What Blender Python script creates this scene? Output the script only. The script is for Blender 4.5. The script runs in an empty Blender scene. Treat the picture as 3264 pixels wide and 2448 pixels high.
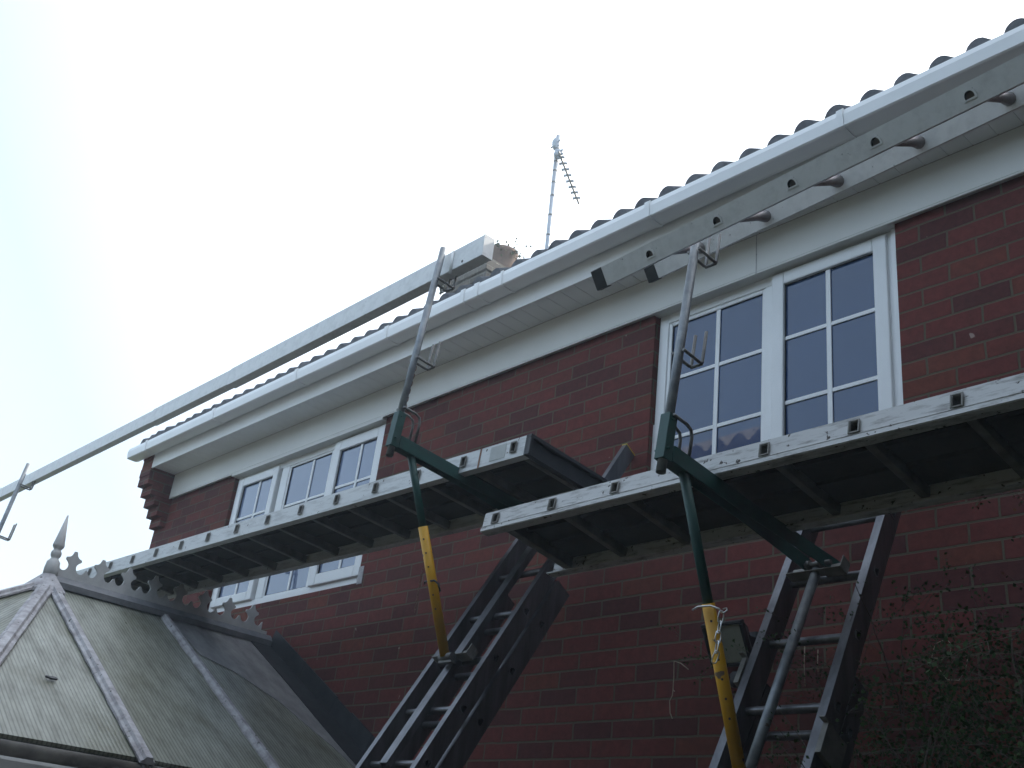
import bpy, bmesh, math, random
from mathutils import Vector as V, Matrix
rnd = random.Random(7)
R = math.radians
sc = bpy.context.scene
C = sc.collection

# ------------------------------------------------------------------ camera
cam = bpy.data.cameras.new("camera")
cam.lens = 38.277; cam.sensor_width = 36.0; cam.clip_start = 0.05; cam.clip_end = 2000
co = bpy.data.objects.new("camera", cam); C.objects.link(co)
cr = V((0.68118909, 0.72342765, 0.11240042)); cu = V((0.25036958, -0.37446726, 0.8927986)); cf = V((-0.68796548, 0.58002302, 0.43620729))
M = Matrix.Identity(4)
for i in range(3):
    M[i][0] = cr[i]; M[i][1] = cu[i]; M[i][2] = -cf[i]
M.translation = V((3.3005739, -3.46713119, 1.6))
co.matrix_world = M
sc.camera = co

# ------------------------------------------------------------------ sky, sun, exposure
SUN_EL, SUN_AZ = 38.0, 12.0        # azimuth measured from +y towards +x (the sun is behind the house)
sdir = V((math.sin(R(SUN_AZ)) * math.cos(R(SUN_EL)), math.cos(R(SUN_AZ)) * math.cos(R(SUN_EL)), math.sin(R(SUN_EL))))
w = bpy.data.worlds.new("World"); sc.world = w; w.use_nodes = True
nt = w.node_tree; nt.nodes.clear()
def wn(t, **k):
    n = nt.nodes.new(t)
    for a, b in k.items(): setattr(n, a, b)
    return n
out = wn('ShaderNodeOutputWorld')
sky = wn('ShaderNodeTexSky', sky_type='NISHITA', sun_disc=False)
sky.sun_elevation = R(SUN_EL); sky.sun_rotation = R(SUN_AZ); sky.dust_density = 2.5; sky.air_density = 1.4; sky.ozone_density = 2.0
bg1 = wn('ShaderNodeBackground'); bg1.inputs[1].default_value = 0.06
# bright high haze, strongest round the sun's side of the sky
geo = wn('ShaderNodeTexCoord')
nrm = wn('ShaderNodeVectorMath', operation='NORMALIZE')
dot = wn('ShaderNodeVectorMath', operation='DOT_PRODUCT'); dot.inputs[1].default_value = sdir
half = wn('ShaderNodeMapRange'); half.inputs[1].default_value = -1.0; half.inputs[2].default_value = 1.0
mr = wn('ShaderNodeValToRGB')                     # brightness of the haze against the angle from the sun
els = mr.color_ramp.elements
for p_, v_ in ((0.0, 0.62), (0.5, 0.50), (0.64, 0.35), (0.80, 0.75), (1.0, 1.0)):
    e_ = els[0] if p_ == 0 else els[-1] if p_ == 1.0 else els.new(p_)
    e_.position = p_; e_.color = (v_, v_, v_, 1)
bg2 = wn('ShaderNodeBackground'); tint = wn('ShaderNodeMapRange'); tint.inputs[1].default_value = -0.2; tint.inputs[2].default_value = 0.8; tint.inputs[3].default_value = 0; tint.inputs[4].default_value = 1
tmix = wn('ShaderNodeMixRGB'); tmix.inputs[1].default_value = (0.66, 0.82, 1.0, 1); tmix.inputs[2].default_value = (0.97, 0.99, 1.0, 1)
add = wn('ShaderNodeAddShader')
L = nt.links.new
L(geo.outputs['Generated'], nrm.inputs[0]); L(nrm.outputs[0], dot.inputs[0]); L(dot.outputs['Value'], half.inputs[0]); L(half.outputs[0], mr.inputs[0])
L(dot.outputs['Value'], tint.inputs[0]); L(tint.outputs[0], tmix.inputs[0]); L(tmix.outputs[0], bg2.inputs[0]); L(mr.outputs[0], bg2.inputs[1]); L(sky.outputs[0], bg1.inputs[0])
L(bg1.outputs[0], add.inputs[0]); L(bg2.outputs[0], add.inputs[1]); L(add.outputs[0], out.inputs[0])
sl = bpy.data.lights.new("sun", 'SUN'); sl.energy = 2.5; sl.angle = R(0.5); sl.color = (1.0, 0.94, 0.85)
so = bpy.data.objects.new("sun", sl); C.objects.link(so)
so.rotation_euler = sdir.to_track_quat('Z', 'Y').to_euler(); so.location = sdir * 30
vs = sc.view_settings
vs.view_transform = 'Standard'; vs.look = 'None'; vs.gamma = 1; vs.exposure = 1.15; vs.use_curve_mapping = False

# ------------------------------------------------------------------ helpers
def link(o): C.objects.link(o); return o
class MB:
    def __init__(s): s.bm = bmesh.new(); s.mi = 0
    def face(s, vs):
        try: f = s.bm.faces.new(vs); f.material_index = s.mi; return f
        except ValueError: return None
    def hexa(s, p):            # 8 points: bottom 4, top 4
        v = [s.bm.verts.new(q) for q in p]
        for a in ((0, 3, 2, 1), (4, 5, 6, 7), (0, 1, 5, 4), (1, 2, 6, 5), (2, 3, 7, 6), (3, 0, 4, 7)): s.face([v[i] for i in a])
    def box(s, a, b, F=None):
        x0, y0, z0 = a; x1, y1, z1 = b
        p = [V(q) for q in ((x0, y0, z0), (x1, y0, z0), (x1, y1, z0), (x0, y1, z0), (x0, y0, z1), (x1, y0, z1), (x1, y1, z1), (x0, y1, z1))]
        if F: p = [F @ q for q in p]
        s.hexa(p)
    def tube(s, pts, r, n=8, F=None, cap=True, square=False, up=V((0, 0, 1))):
        pts = [V(p) for p in pts]
        if F: pts = [F @ p for p in pts]
        if not isinstance(r, (list, tuple)): r = [r] * len(pts)
        rings = []; pu = None
        for i, p in enumerate(pts):
            d = (pts[min(i + 1, len(pts) - 1)] - pts[max(i - 1, 0)]).normalized()
            if pu is None:
                u = up if abs(d.dot(up)) < 0.95 else V((1, 0, 0))
                a = (u - d * u.dot(d)).normalized()
            else:
                a = (pu - d * pu.dot(d)).normalized()
            pu = a; b = d.cross(a)
            if square: cs = [(1, 1), (-1, 1), (-1, -1), (1, -1)]
            else: cs = [(math.cos(2 * math.pi * k / n), math.sin(2 * math.pi * k / n)) for k in range(n)]
            rings.append([s.bm.verts.new(p + (a * c + b * e) * r[i]) for c, e in cs])
        m = len(rings[0])
        for i in range(len(rings) - 1):
            for k in range(m):
                f = s.face([rings[i][k], rings[i][(k + 1) % m], rings[i + 1][(k + 1) % m], rings[i + 1][k]])
                if f and not square: f.smooth = True
        if cap:
            s.face(rings[0][::-1]); s.face(rings[-1])
    def prism(s, prof, p0, ax, length, F=None, closed=True, caps=True):
        # prof: list of (a,b) in the plane spanned by ax[0], ax[1]; extruded along ax[2]
        A, B, D = [V(q) for q in ax]; p0 = V(p0)
        r0 = [p0 + A * a + B * b for a, b in prof]; r1 = [q + D * length for q in r0]
        if F: r0 = [F @ q for q in r0]; r1 = [F @ q for q in r1]
        v0 = [s.bm.verts.new(q) for q in r0]; v1 = [s.bm.verts.new(q) for q in r1]
        n = len(v0)
        for k in range(n if closed else n - 1):
            s.face([v0[k], v0[(k + 1) % n], v1[(k + 1) % n], v1[k]])
        if closed and caps: s.face(v0[::-1]); s.face(v1)
    def lathe(s, prof, c, n=20, F=None):
        c = V(c); rings = []
        for r, z in prof:
            ring = [c + V((r * math.cos(2 * math.pi * k / n), r * math.sin(2 * math.pi * k / n), z)) for k in range(n)]
            if F: ring = [F @ q for q in ring]
            rings.append([s.bm.verts.new(q) for q in ring])
        for i in range(len(rings) - 1):
            for k in range(n):
                f = s.face([rings[i][k], rings[i][(k + 1) % n], rings[i + 1][(k + 1) % n], rings[i + 1][k]])
                if f: f.smooth = True
        s.face(rings[0][::-1]); s.face(rings[-1])
    def quad(s, p): s.face([s.bm.verts.new(V(q)) for q in p])
    def build(s, name, mats, parent=None, bevel=0, mw=None, recalc=True):
        if recalc: bmesh.ops.recalc_face_normals(s.bm, faces=s.bm.faces[:])
        me = bpy.data.meshes.new(name); s.bm.to_mesh(me); s.bm.free()
        if not isinstance(mats, (list, tuple)): mats = [mats]
        for m in mats: me.materials.append(m)
        o = link(bpy.data.objects.new(name, me))
        if parent: o.parent = parent
        if mw is not None: o.matrix_world = mw
        if bevel:
            b = o.modifiers.new('bevel', 'BEVEL'); b.width = bevel; b.segments = 2; b.limit_method = 'ANGLE'; b.angle_limit = R(40)
        return o
def tag(o, label=None, cat=None, group=None, kind=None):
    for k, v in (('label', label), ('category', cat), ('group', group), ('kind', kind)):
        if v: o[k] = v
    return o
def thing(name, label, cat, group=None, loc=(0, 0, 0)):
    o = link(bpy.data.objects.new(name, None)); o.location = loc; o.empty_display_size = 0.1
    bpy.context.view_layer.update()
    return tag(o, label, cat, group)
def frame(o, ex, ey, ez):
    ex, ey, ez = V(ex).normalized(), V(ey).normalized(), V(ez).normalized()
    m = Matrix.Identity(4)
    for i in range(3): m[i][0] = ex[i]; m[i][1] = ey[i]; m[i][2] = ez[i]
    m.translation = V(o); return m

# ------------------------------------------------------------------ materials
class NM:
    def __init__(s, name):
        s.m = bpy.data.materials.new(name); s.m.use_nodes = True; s.t = s.m.node_tree; s.t.nodes.clear()
        s.out = s.n('ShaderNodeOutputMaterial'); s.p = s.n('ShaderNodeBsdfPrincipled'); s.l(s.p.outputs[0], s.out.inputs[0])
        s.tc = s.n('ShaderNodeTexCoord')
    def n(s, t, **k):
        q = s.t.nodes.new(t)
        for a, b in k.items(): setattr(q, a, b)
        return q
    def l(s, a, b): s.t.links.new(a, b)
    def noise(s, scale, detail=4, rough=0.6, vec=None, sc3=None, coord='Object'):
        q = s.n('ShaderNodeTexNoise'); q.inputs['Scale'].default_value = scale; q.inputs['Detail'].default_value = detail; q.inputs['Roughness'].default_value = rough
        v = vec or s.tc.outputs[coord]
        if sc3:
            mp = s.n('ShaderNodeMapping'); mp.inputs['Scale'].default_value = sc3; s.l(v, mp.inputs[0]); v = mp.outputs[0]
        s.l(v, q.inputs['Vector']); return q.outputs[0]
    def ramp(s, f, stops):
        q = s.n('ShaderNodeValToRGB'); e = q.color_ramp.elements
        while len(e) < len(stops): e.new(0.5)
        for i, (p, c) in enumerate(stops): e[i].position = p; e[i].color = (*c, 1) if len(c) == 3 else c
        s.l(f, q.inputs[0]); return q.outputs[0]
    def mix(s, f, a, b, mode='MIX'):
        q = s.n('ShaderNodeMixRGB', blend_type=mode)
        for i, v in ((0, f), (1, a), (2, b)):
            if isinstance(v, (int, float)): q.inputs[i].default_value = v
            elif isinstance(v, tuple): q.inputs[i].default_value = (*v, 1)
            else: s.l(v, q.inputs[i])
        return q.outputs[0]
    def bump(s, h, st=0.3, d=0.01):
        q = s.n('ShaderNodeBump'); q.inputs['Strength'].default_value = st; q.inputs['Distance'].default_value = d
        s.l(h, q.inputs['Height']); s.l(q.outputs[0], s.p.inputs['Normal'])
    def set(s, col=None, rough=0.6, metal=0, spec=0.5):
        if col is not None:
            if isinstance(col, tuple): s.p.inputs['Base Color'].default_value = (*col, 1)
            else: s.l(col, s.p.inputs['Base Color'])
        if isinstance(rough, (int, float)): s.p.inputs['Roughness'].default_value = rough
        else: s.l(rough, s.p.inputs['Roughness'])
        s.p.inputs['Metallic'].default_value = metal; s.p.inputs['Specular IOR Level'].default_value = spec
        return s.m
def mottled(name, c1, c2, scale=8, rough=0.6, metal=0, spec=0.5, sc3=None, lo=0.35, hi=0.7, bump=0, bd=0.004, speck=None):
    m = NM(name); f = m.noise(scale, 6, 0.65, sc3=sc3); col = m.ramp(f, [(lo, c1), (hi, c2)])
    if speck:
        g = m.noise(speck[1], 3, 0.5, sc3=(1, 1, 1)); k = m.ramp(g, [(speck[2], (0, 0, 0)), (speck[2] + 0.04, (1, 1, 1))]); col = m.mix(k, col, speck[0])
    if bump: m.bump(f, bump, bd)
    return m.set(col, rough, metal, spec)

def brick_mat(name, c1, c2, c3, mort, dirt):
    m = NM(name); g = m.n('ShaderNodeNewGeometry'); sp = m.n('ShaderNodeSeparateXYZ'); m.l(g.outputs['Position'], sp.inputs[0])
    ax = m.n('ShaderNodeMath', operation='ADD'); m.l(sp.outputs[0], ax.inputs[0]); m.l(sp.outputs[1], ax.inputs[1])
    # wobble
    nz = m.noise(9, 2, 0.5, vec=g.outputs['Position'])
    wob = m.n('ShaderNodeMath', operation='MULTIPLY_ADD'); m.l(nz, wob.inputs[0]); wob.inputs[1].default_value = 0.012; m.l(ax.outputs[0], wob.inputs[2])
    az = m.n('ShaderNodeMath', operation='ADD'); m.l(sp.outputs[2], az.inputs[0]); az.inputs[1].default_value = 0.099 - 0.0035
    wz = m.n('ShaderNodeMath', operation='MULTIPLY_ADD'); m.l(nz, wz.inputs[0]); wz.inputs[1].default_value = 0.007; m.l(az.outputs[0], wz.inputs[2])
    cb = m.n('ShaderNodeCombineXYZ'); m.l(wob.outputs[0], cb.inputs[0]); m.l(wz.outputs[0], cb.inputs[1])
    b = m.n('ShaderNodeTexBrick'); b.offset = 0.5; b.offset_frequency = 2
    m.l(cb.outputs[0], b.inputs['Vector'])
    b.inputs['Scale'].default_value = 1; b.inputs['Brick Width'].default_value = 0.225; b.inputs['Row Height'].default_value = 0.075
    b.inputs['Mortar Size'].default_value = 0.0052; b.inputs['Mortar Smooth'].default_value = 0.35; b.inputs['Bias'].default_value = 0.0
    b.inputs['Color1'].default_value = (0, 0, 0, 1); b.inputs['Color2'].default_value = (1, 1, 1, 1); b.inputs['Mortar'].default_value = (0.5, 0.5, 0.5, 1)
    per = m.ramp(b.outputs['Color'], [(0.0, c2), (0.22, c2), (0.42, c1), (0.75, c1), (1.0, c3)])
    n2 = m.noise(26, 6, 0.7, vec=g.outputs['Position']); var = m.ramp(n2, [(0.25, (0.62, 0.62, 0.62)), (0.75, (1.25, 1.2, 1.15))])
    per = m.mix(1.0, per, var, 'MULTIPLY')
    n3 = m.noise(1.1, 5, 0.6, vec=g.outputs['Position']); k3 = m.ramp(n3, [(0.48, (0, 0, 0)), (0.72, (0.55, 0.55, 0.55))])
    per = m.mix(k3, per, dirt)
    mc = m.mix(m.ramp(n2, [(0.3, (0, 0, 0)), (0.8, (1, 1, 1))]), mort, tuple(x * 0.6 for x in mort))
    sp4 = m.noise(14, 2, 0.4, vec=g.outputs['Position']); spk = m.ramp(sp4, [(0.765, (0, 0, 0)), (0.785, (0.6, 0.6, 0.6))])
    col = m.mix(b.outputs['Fac'], per, mc); col = m.mix(spk, col, (0.5, 0.42, 0.36))
    inv = m.n('ShaderNodeMath', operation='SUBTRACT'); inv.inputs[0].default_value = 1; m.l(b.outputs['Fac'], inv.inputs[1])
    hh = m.n('ShaderNodeMath', operation='MULTIPLY_ADD'); m.l(n2, hh.inputs[0]); hh.inputs[1].default_value = 0.35; m.l(inv.outputs[0], hh.inputs[2])
    m.bump(hh.outputs[0], 0.8, 0.006)
    return m.set(col, 0.85, 0, 0.25)
brick = brick_mat('brick', (0.155, 0.041, 0.037), (0.098, 0.032, 0.032), (0.165, 0.052, 0.036), (0.135, 0.115, 0.078), (0.085, 0.034, 0.028))
brick_old = brick_mat('old_brick', (0.13, 0.115, 0.10), (0.10, 0.09, 0.08), (0.15, 0.115, 0.09), (0.20, 0.19, 0.17), (0.15, 0.13, 0.11))
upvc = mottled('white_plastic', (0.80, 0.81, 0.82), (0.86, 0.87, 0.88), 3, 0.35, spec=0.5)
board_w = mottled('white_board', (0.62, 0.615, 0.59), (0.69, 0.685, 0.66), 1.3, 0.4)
cons_w = mottled('weathered_plastic', (0.20, 0.18, 0.19), (0.46, 0.45, 0.47), 14, 0.6, sc3=(1, 1, 1), lo=0.32, hi=0.62, bump=0.3, bd=0.003, speck=((0.05, 0.045, 0.04), 38, 0.66))
crest_m = mottled('grey_plastic', (0.42, 0.42, 0.42), (0.56, 0.56, 0.55), 10, 0.6)
gasket = NM('rubber_gasket').set((0.012, 0.012, 0.014), 0.6)
alu = mottled('aluminium', (0.12, 0.12, 0.13), (0.22, 0.22, 0.235), 20, 0.42, metal=0.8, sc3=(1, 1, 0.15))
alu_rail = mottled('worn_aluminium', (0.74, 0.75, 0.75), (0.86, 0.87, 0.87), 26, 0.5, metal=0.0, lo=0.3, hi=0.55, speck=((0.30, 0.30, 0.31), 60, 0.72))
rung_m = mottled('weathered_rung', (0.20, 0.17, 0.17), (0.34, 0.31, 0.31), 20, 0.5, metal=0.2)
board_alu = mottled('scuffed_aluminium', (0.42, 0.42, 0.42), (0.66, 0.67, 0.67), 30, 0.55, metal=0.2, sc3=(0.25, 1, 1.6), lo=0.3, hi=0.52, speck=((0.10, 0.08, 0.07), 48, 0.69))
board_alu2 = mottled('grimy_aluminium', (0.24, 0.23, 0.22), (0.62, 0.62, 0.62), 34, 0.6, metal=0.15, sc3=(0.3, 1, 1.8), lo=0.30, hi=0.5, speck=((0.06, 0.045, 0.04), 42, 0.66))
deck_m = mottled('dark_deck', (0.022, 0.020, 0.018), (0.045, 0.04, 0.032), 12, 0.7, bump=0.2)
member_m = mottled('dull_aluminium', (0.15, 0.145, 0.13), (0.28, 0.27, 0.25), 15, 0.55, metal=0.3)
black_m = mottled('black_plastic_and_hole_shade', (0.012, 0.013, 0.016), (0.03, 0.03, 0.035), 15, 0.45)
steel = mottled('galvanised_steel', (0.19, 0.21, 0.23), (0.33, 0.35, 0.37), 22, 0.5, metal=0.55, speck=((0.12, 0.08, 0.06), 40, 0.7))
hook_m = mottled('dull_steel', (0.12, 0.12, 0.12), (0.24, 0.235, 0.23), 30, 0.5, metal=0.5)
green = mottled('green_paint', (0.006, 0.050, 0.045), (0.010, 0.085, 0.075), 14, 0.5, speck=((0.05, 0.045, 0.04), 30, 0.7))
yellow = mottled('chipped_yellow_paint', (0.60, 0.30, 0.003), (0.72, 0.38, 0.004), 10, 0.5, speck=((0.14, 0.09, 0.05), 26, 0.66))
chain_m = mottled('zinc_chain', (0.6, 0.6, 0.6), (0.8, 0.8, 0.8), 30, 0.3, metal=0.9)
rust_m = mottled('rusty_chain', (0.12, 0.06, 0.04), (0.26, 0.16, 0.12), 40, 0.8, metal=0.2)
tile_m = mottled('concrete_tile', (0.075, 0.08, 0.09), (0.15, 0.155, 0.17), 22, 0.85, bump=0.5, spec=0.25)
lead_m = mottled('lead_flashing', (0.016, 0.018, 0.022), (0.036, 0.04, 0.046), 9, 0.55, metal=0.2, bump=0.3)
sheet_m = mottled('cloudy_plastic', (0.17, 0.165, 0.165), (0.32, 0.31, 0.31), 5, 0.55, sc3=(1, 2.5, 1))
closure_m = mottled('dirty_eaves_strip', (0.045, 0.04, 0.035), (0.12, 0.11, 0.095), 10, 0.7)
ridge_m = mottled('dark_ridge_cap', (0.13, 0.135, 0.15), (0.22, 0.22, 0.235), 12, 0.6)
terra = mottled('terracotta', (0.13, 0.085, 0.065), (0.20, 0.13, 0.10), 9, 0.85, bump=0.4)
moss_m = mottled('moss', (0.03, 0.035, 0.015), (0.08, 0.09, 0.03), 30, 0.9)
leaf_m = mottled('small_leaf', (0.018, 0.040, 0.012), (0.045, 0.085, 0.022), 4, 0.7, spec=0.15)
bud_m = mottled('russet_leaf', (0.16, 0.06, 0.025), (0.28, 0.12, 0.05), 6, 0.6)
bark = mottled('twig_bark', (0.05, 0.038, 0.028), (0.11, 0.085, 0.065), 30, 0.85)
dry_m = mottled('dry_stem', (0.36, 0.30, 0.22), (0.5, 0.43, 0.33), 30, 0.8)
mast_m = mottled('aerial_metal', (0.30, 0.33, 0.38), (0.42, 0.46, 0.51), 12, 0.4, metal=0.3)
grass_m = mottled('lawn', (0.02, 0.034, 0.012), (0.05, 0.065, 0.025), 3, 0.9, bump=0.5, bd=0.02)
paving_m = mottled('paving', (0.085, 0.08, 0.075), (0.14, 0.13, 0.12), 5, 0.9, bump=0.3)
sticker_m = mottled('faded_sticker', (0.42, 0.44, 0.43), (0.50, 0.52, 0.51), 20, 0.6)
lampglass = mottled('frosted_lamp_glass', (0.22, 0.23, 0.19), (0.30, 0.31, 0.26), 7, 0.25)
pyl = NM('yellow_end_trim').set((0.7, 0.5, 0.03), 0.5)

def glass_mat(name, base, s):
    m = NM(name); f = m.noise(1.5, 3, 0.5); col = m.ramp(f, [(0.3, base), (0.7, tuple(x * 1.25 for x in base))])
    m.p.inputs['IOR'].default_value = 1.45; m.p.inputs['Coat Weight'].default_value = s; m.p.inputs['Coat Roughness'].default_value = 0.01
    m.p.inputs['Coat IOR'].default_value = 1.6
    return m.set(col, 0.02, 0, 0.5)
pane_near = glass_mat('window_glass', (0.014, 0.044, 0.125), 0.35)
pane_far = glass_mat('pale_window_glass', (0.11, 0.15, 0.25), 0.6)  # paler blue base than the near panes

def poly_mat(name, c1, c2, moss):
    m = NM(name)
    mp = m.n('ShaderNodeMapping'); m.l(m.tc.outputs['Object'], mp.inputs[0])
    wv = m.n('ShaderNodeTexWave', wave_type='BANDS', bands_direction='X'); wv.inputs['Scale'].default_value = 17.0; wv.inputs['Distortion'].default_value = 0.25; wv.inputs['Detail'].default_value = 1
    m.l(mp.outputs[0], wv.inputs['Vector'])
    st = m.noise(7, 6, 0.7, sc3=(2.2, 0.45, 1)); col = m.ramp(st, [(0.3, c1), (0.62, c2)])
    big = m.noise(1.7, 5, 0.65, sc3=(1.5, 0.8, 1)); col = m.mix(m.ramp(big, [(0.5, (0, 0, 0)), (0.7, (0.75, 0.75, 0.75))]), col, moss)
    col = m.mix(1.0, col, m.ramp(wv.outputs[0], [(0.0, (0.62, 0.62, 0.62)), (0.55, (1.06, 1.06, 1.06))]), 'MULTIPLY')
    m.bump(wv.outputs[0], 0.25, 0.002)
    rg = m.ramp(st, [(0.3, (0.42, 0.42, 0.42)), (0.7, (0.25, 0.25, 0.25))])
    m.set(col, rg, 0, 0.5)
    tr = m.n('ShaderNodeBsdfTranslucent'); m.l(col, tr.inputs[0])
    mx = m.n('ShaderNodeMixShader'); mx.inputs[0].default_value = 0.25
    m.l(m.p.outputs[0], mx.inputs[1]); m.l(tr.outputs[0], mx.inputs[2]); m.l(mx.outputs[0], m.out.inputs[0])
    return m.m
poly = poly_mat('twinwall_polycarbonate', (0.19, 0.192, 0.150), (0.40, 0.41, 0.345), (0.15, 0.145, 0.075))

# ------------------------------------------------------------------ setting: ground
g = MB(); g.quad([(-400, -400, -0.006), (400, -400, -0.006), (400, 400, -0.006), (-400, 400, -0.006)])
tag(g.build('ground', grass_m), kind='structure')
g = MB(); g.box((-6.5, -3.0, -0.1), (11, -0.0, 0.0)); tag(g.build('path', paving_m), kind='structure')

def light_blocker(label, x0, x1, y0, y1, h, seed, n):  # unseen leafy mass added to block low sky and darken the wall
    r_ = random.Random(seed); root = thing('added_light_blocker', label, 'light_blocker', None, ((x0 + x1) / 2, (y0 + y1) / 2, 0)); root.matrix_world = Matrix.Translation(root.location); bpy.context.view_layer.update()
    core = MB(); core.box((x0 + .35, y0 + .35, 0.05), (x1 - .35, y1 - .35, h - .4)); a = core.build('blocker_core', bark, root)
    mb = MB()
    for k in range(n):
        f = r_.random(); q = [r_.uniform(x0, x1), r_.uniform(y0, y1), r_.uniform(0, h)]
        ax = r_.choice((0, 1, 2, 0, 1)); q[ax] = ((x0, y0, 0)[ax] if r_.random() < .5 and ax < 2 else (x1, y1, h)[ax]) + r_.uniform(-.25, .2)
        leaf_(mb, V(q), r_.uniform(.15, .34), r_)
    b = mb.build('foliage', leaf_m, root, recalc=False)
    bpy.context.view_layer.update(); inv = root.matrix_world.inverted()
    for c in root.children: c.matrix_parent_inverse = inv
def leaf_(mb, p, s, r_):
    n_ = V((r_.gauss(0, 1), r_.gauss(0, 1), r_.gauss(0, 1) + .6)).normalized(); a = n_.orthogonal().normalized(); a = (Matrix.Rotation(r_.uniform(0, 6.28), 3, n_) @ a); b = n_.cross(a)
    mb.quad([p, p + a * s * .5 + b * s * .38, p + a * s * 1.1, p + a * s * .5 - b * s * .38])
light_blocker('unseen leafy screen added behind the camera to block low sky', -10, 9, -7.9, -6.2, 5.3, 3, 11000)
light_blocker('unseen leafy screen added on the right to shade the lower wall', 4.1, 5.8, -6.1, -0.4, 6.4, 4, 8000)
light_blocker('unseen leafy screen added on the far left to block low sky', -12.2, -10.6, -6.1, -0.5, 3.9, 5, 5000)

# ------------------------------------------------------------------ the house
XL, XR = -5.05, 9.0
house = thing('brick_house', 'two storey red brick house with white eaves boards and brown roll tiled roof', 'house')
RW = (0.205, 1.468, 3.235, 4.305)     # right window opening x0,x1,z0,z1
LW = (-3.835, -1.975, 3.235, 4.285)
m = MB()
def wall_y(y0, y1, z0, z1, openings):
    xs = sorted({XL, XR, *[o[0] for o in openings], *[o[1] for o in openings]})
    for i in range(len(xs) - 1):
        a, b = xs[i], xs[i + 1]
        o = [q for q in openings if q[0] <= a and b <= q[1]]
        if o:
            m.box((a, y0, z0), (b, y1, o[0][2])); m.box((a, y0, o[0][3]), (b, y1, z1))
        else: m.box((a, y0, z0), (b, y1, z1))
wall_y(0, 0.22, 0, 4.60, [RW, LW])
m.box((XL, 0.22, 0), (XL + 0.22, 6.6, 4.60)); m.box((XR - 0.22, 0.22, 0), (XR, 6.6, 4.60)); m.box((XL + 0.22, 6.38, 0), (XR - 0.22, 6.6, 4.60))
# gables
for x0 in (XL, XR - 0.22):
    m.hexa([(x0, 0, 4.60), (x0 + 0.22, 0, 4.60), (x0 + 0.22, 6.6, 4.60), (x0, 6.6, 4.60), (x0, 3.25, 6.65), (x0 + 0.22, 3.25, 6.65), (x0 + 0.22, 3.35, 6.65), (x0, 3.35, 6.65)])
wall = m.build('wall', brick, house)
# the stepped brick corbel at the left end of the eaves
m = MB()
steps = [(4.062, 0.046), (4.137, 0.092), (4.212, 0.139), (4.287, 0.186), (4.362, 0.232)]
top = [(4.437, 0.236), (4.512, 0.238), (4.587, 0.240), (4.645, 0.242)]
zs = steps + top
for i, (z, d) in enumerate(zs[:-1]):
    z1 = zs[i + 1][0]
    e = rnd.uniform(-0.004, 0.004)
    m.box((XL + e, -d + rnd.uniform(-.003, .003), z), (-4.865 + 0.002 * (i % 2), -0.0006, z1 - 0.0005))
m.build('corbel', brick, house, bevel=0.0025)
# eaves
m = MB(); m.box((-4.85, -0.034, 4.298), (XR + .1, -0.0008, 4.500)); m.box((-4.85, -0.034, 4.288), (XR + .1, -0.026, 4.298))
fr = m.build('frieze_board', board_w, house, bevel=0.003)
for o_ in (RW, LW):
    m = MB(); m.box((o_[0] - .001, -0.0335, o_[3] - 0.012), (o_[1] + .001, 0.0275, 4.2975)); m.build('head_trim', board_w, fr)
m = MB(); m.box((RW[0] + 0.9 - 0.0015 - 0.29, -0.0362, 4.29), (RW[0] + 0.9 + 0.0015 - 0.29, -0.0335, 4.499)); m.build('board_joint', cons_w, fr)
m = MB()
x = -4.868
while x < XR:
    m.box((x, -0.222, 4.500), (x + 0.0955, -0.0345, 4.508)); m.box((x + 0.0955, -0.222, 4.5035), (x + 0.1, -0.0345, 4.508)); x += 0.1
m.build('soffit', upvc, house)
m = MB(); m.box((-4.87, -0.235, 4.490), (XR + .1, -0.2225, 4.640)); m.build('fascia', upvc, house, bevel=0.002)
gut = MB()
outer = [(-0.352, 4.668), (-0.358, 4.640), (-0.352, 4.590), (-0.345, 4.585), (-0.275, 4.584), (-0.252, 4.592), (-0.243, 4.61), (-0.240, 4.662)]
inner = [(-0.244, 4.662), (-0.247, 4.612), (-0.255, 4.596), (-0.275, 4.589), (-0.343, 4.590), (-0.348, 4.60), (-0.353, 4.640), (-0.346, 4.668)]
gut.prism(outer + inner, (-5.125, 0, 0), ((0, 1, 0), (0, 0, 1), (1, 0, 0)), XR + 5.3)
gut.prism(outer, (-5.128, 0, 0), ((0, 1, 0), (0, 0, 1), (1, 0, 0)), 0.004)
gutter = gut.build('gutter', upvc, house)
for xc, wd in ((-4.80, .016), (-3.71, .03), (-2.60, .03), (-1.61, .03), (-0.905, .03), (-0.79, .034), (-0.585, .014), (0.427, .03), (1.444, .03), (2.46, .03), (3.47, .03)):
    c = MB(); cp = [(-0.353, 4.676), (-0.362, 4.668), (-0.3625, 4.640), (-0.3565, 4.586), (-0.347, 4.580), (-0.275, 4.579), (-0.250, 4.586), (-0.2385, 4.609), (-0.2385, 4.64)]
    ci = [(-0.2395, 4.64), (-0.2415, 4.611), (-0.2515, 4.5905), (-0.275, 4.5835), (-0.3445, 4.5845), (-0.3515, 4.5905), (-0.3575, 4.640), (-0.3515, 4.667)]
    c.prism(cp + ci, (xc - wd / 2, 0, 0), ((0, 1, 0), (0, 0, 1), (1, 0, 0)), wd); c.build('gutter_clip', upvc, gutter)
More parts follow.
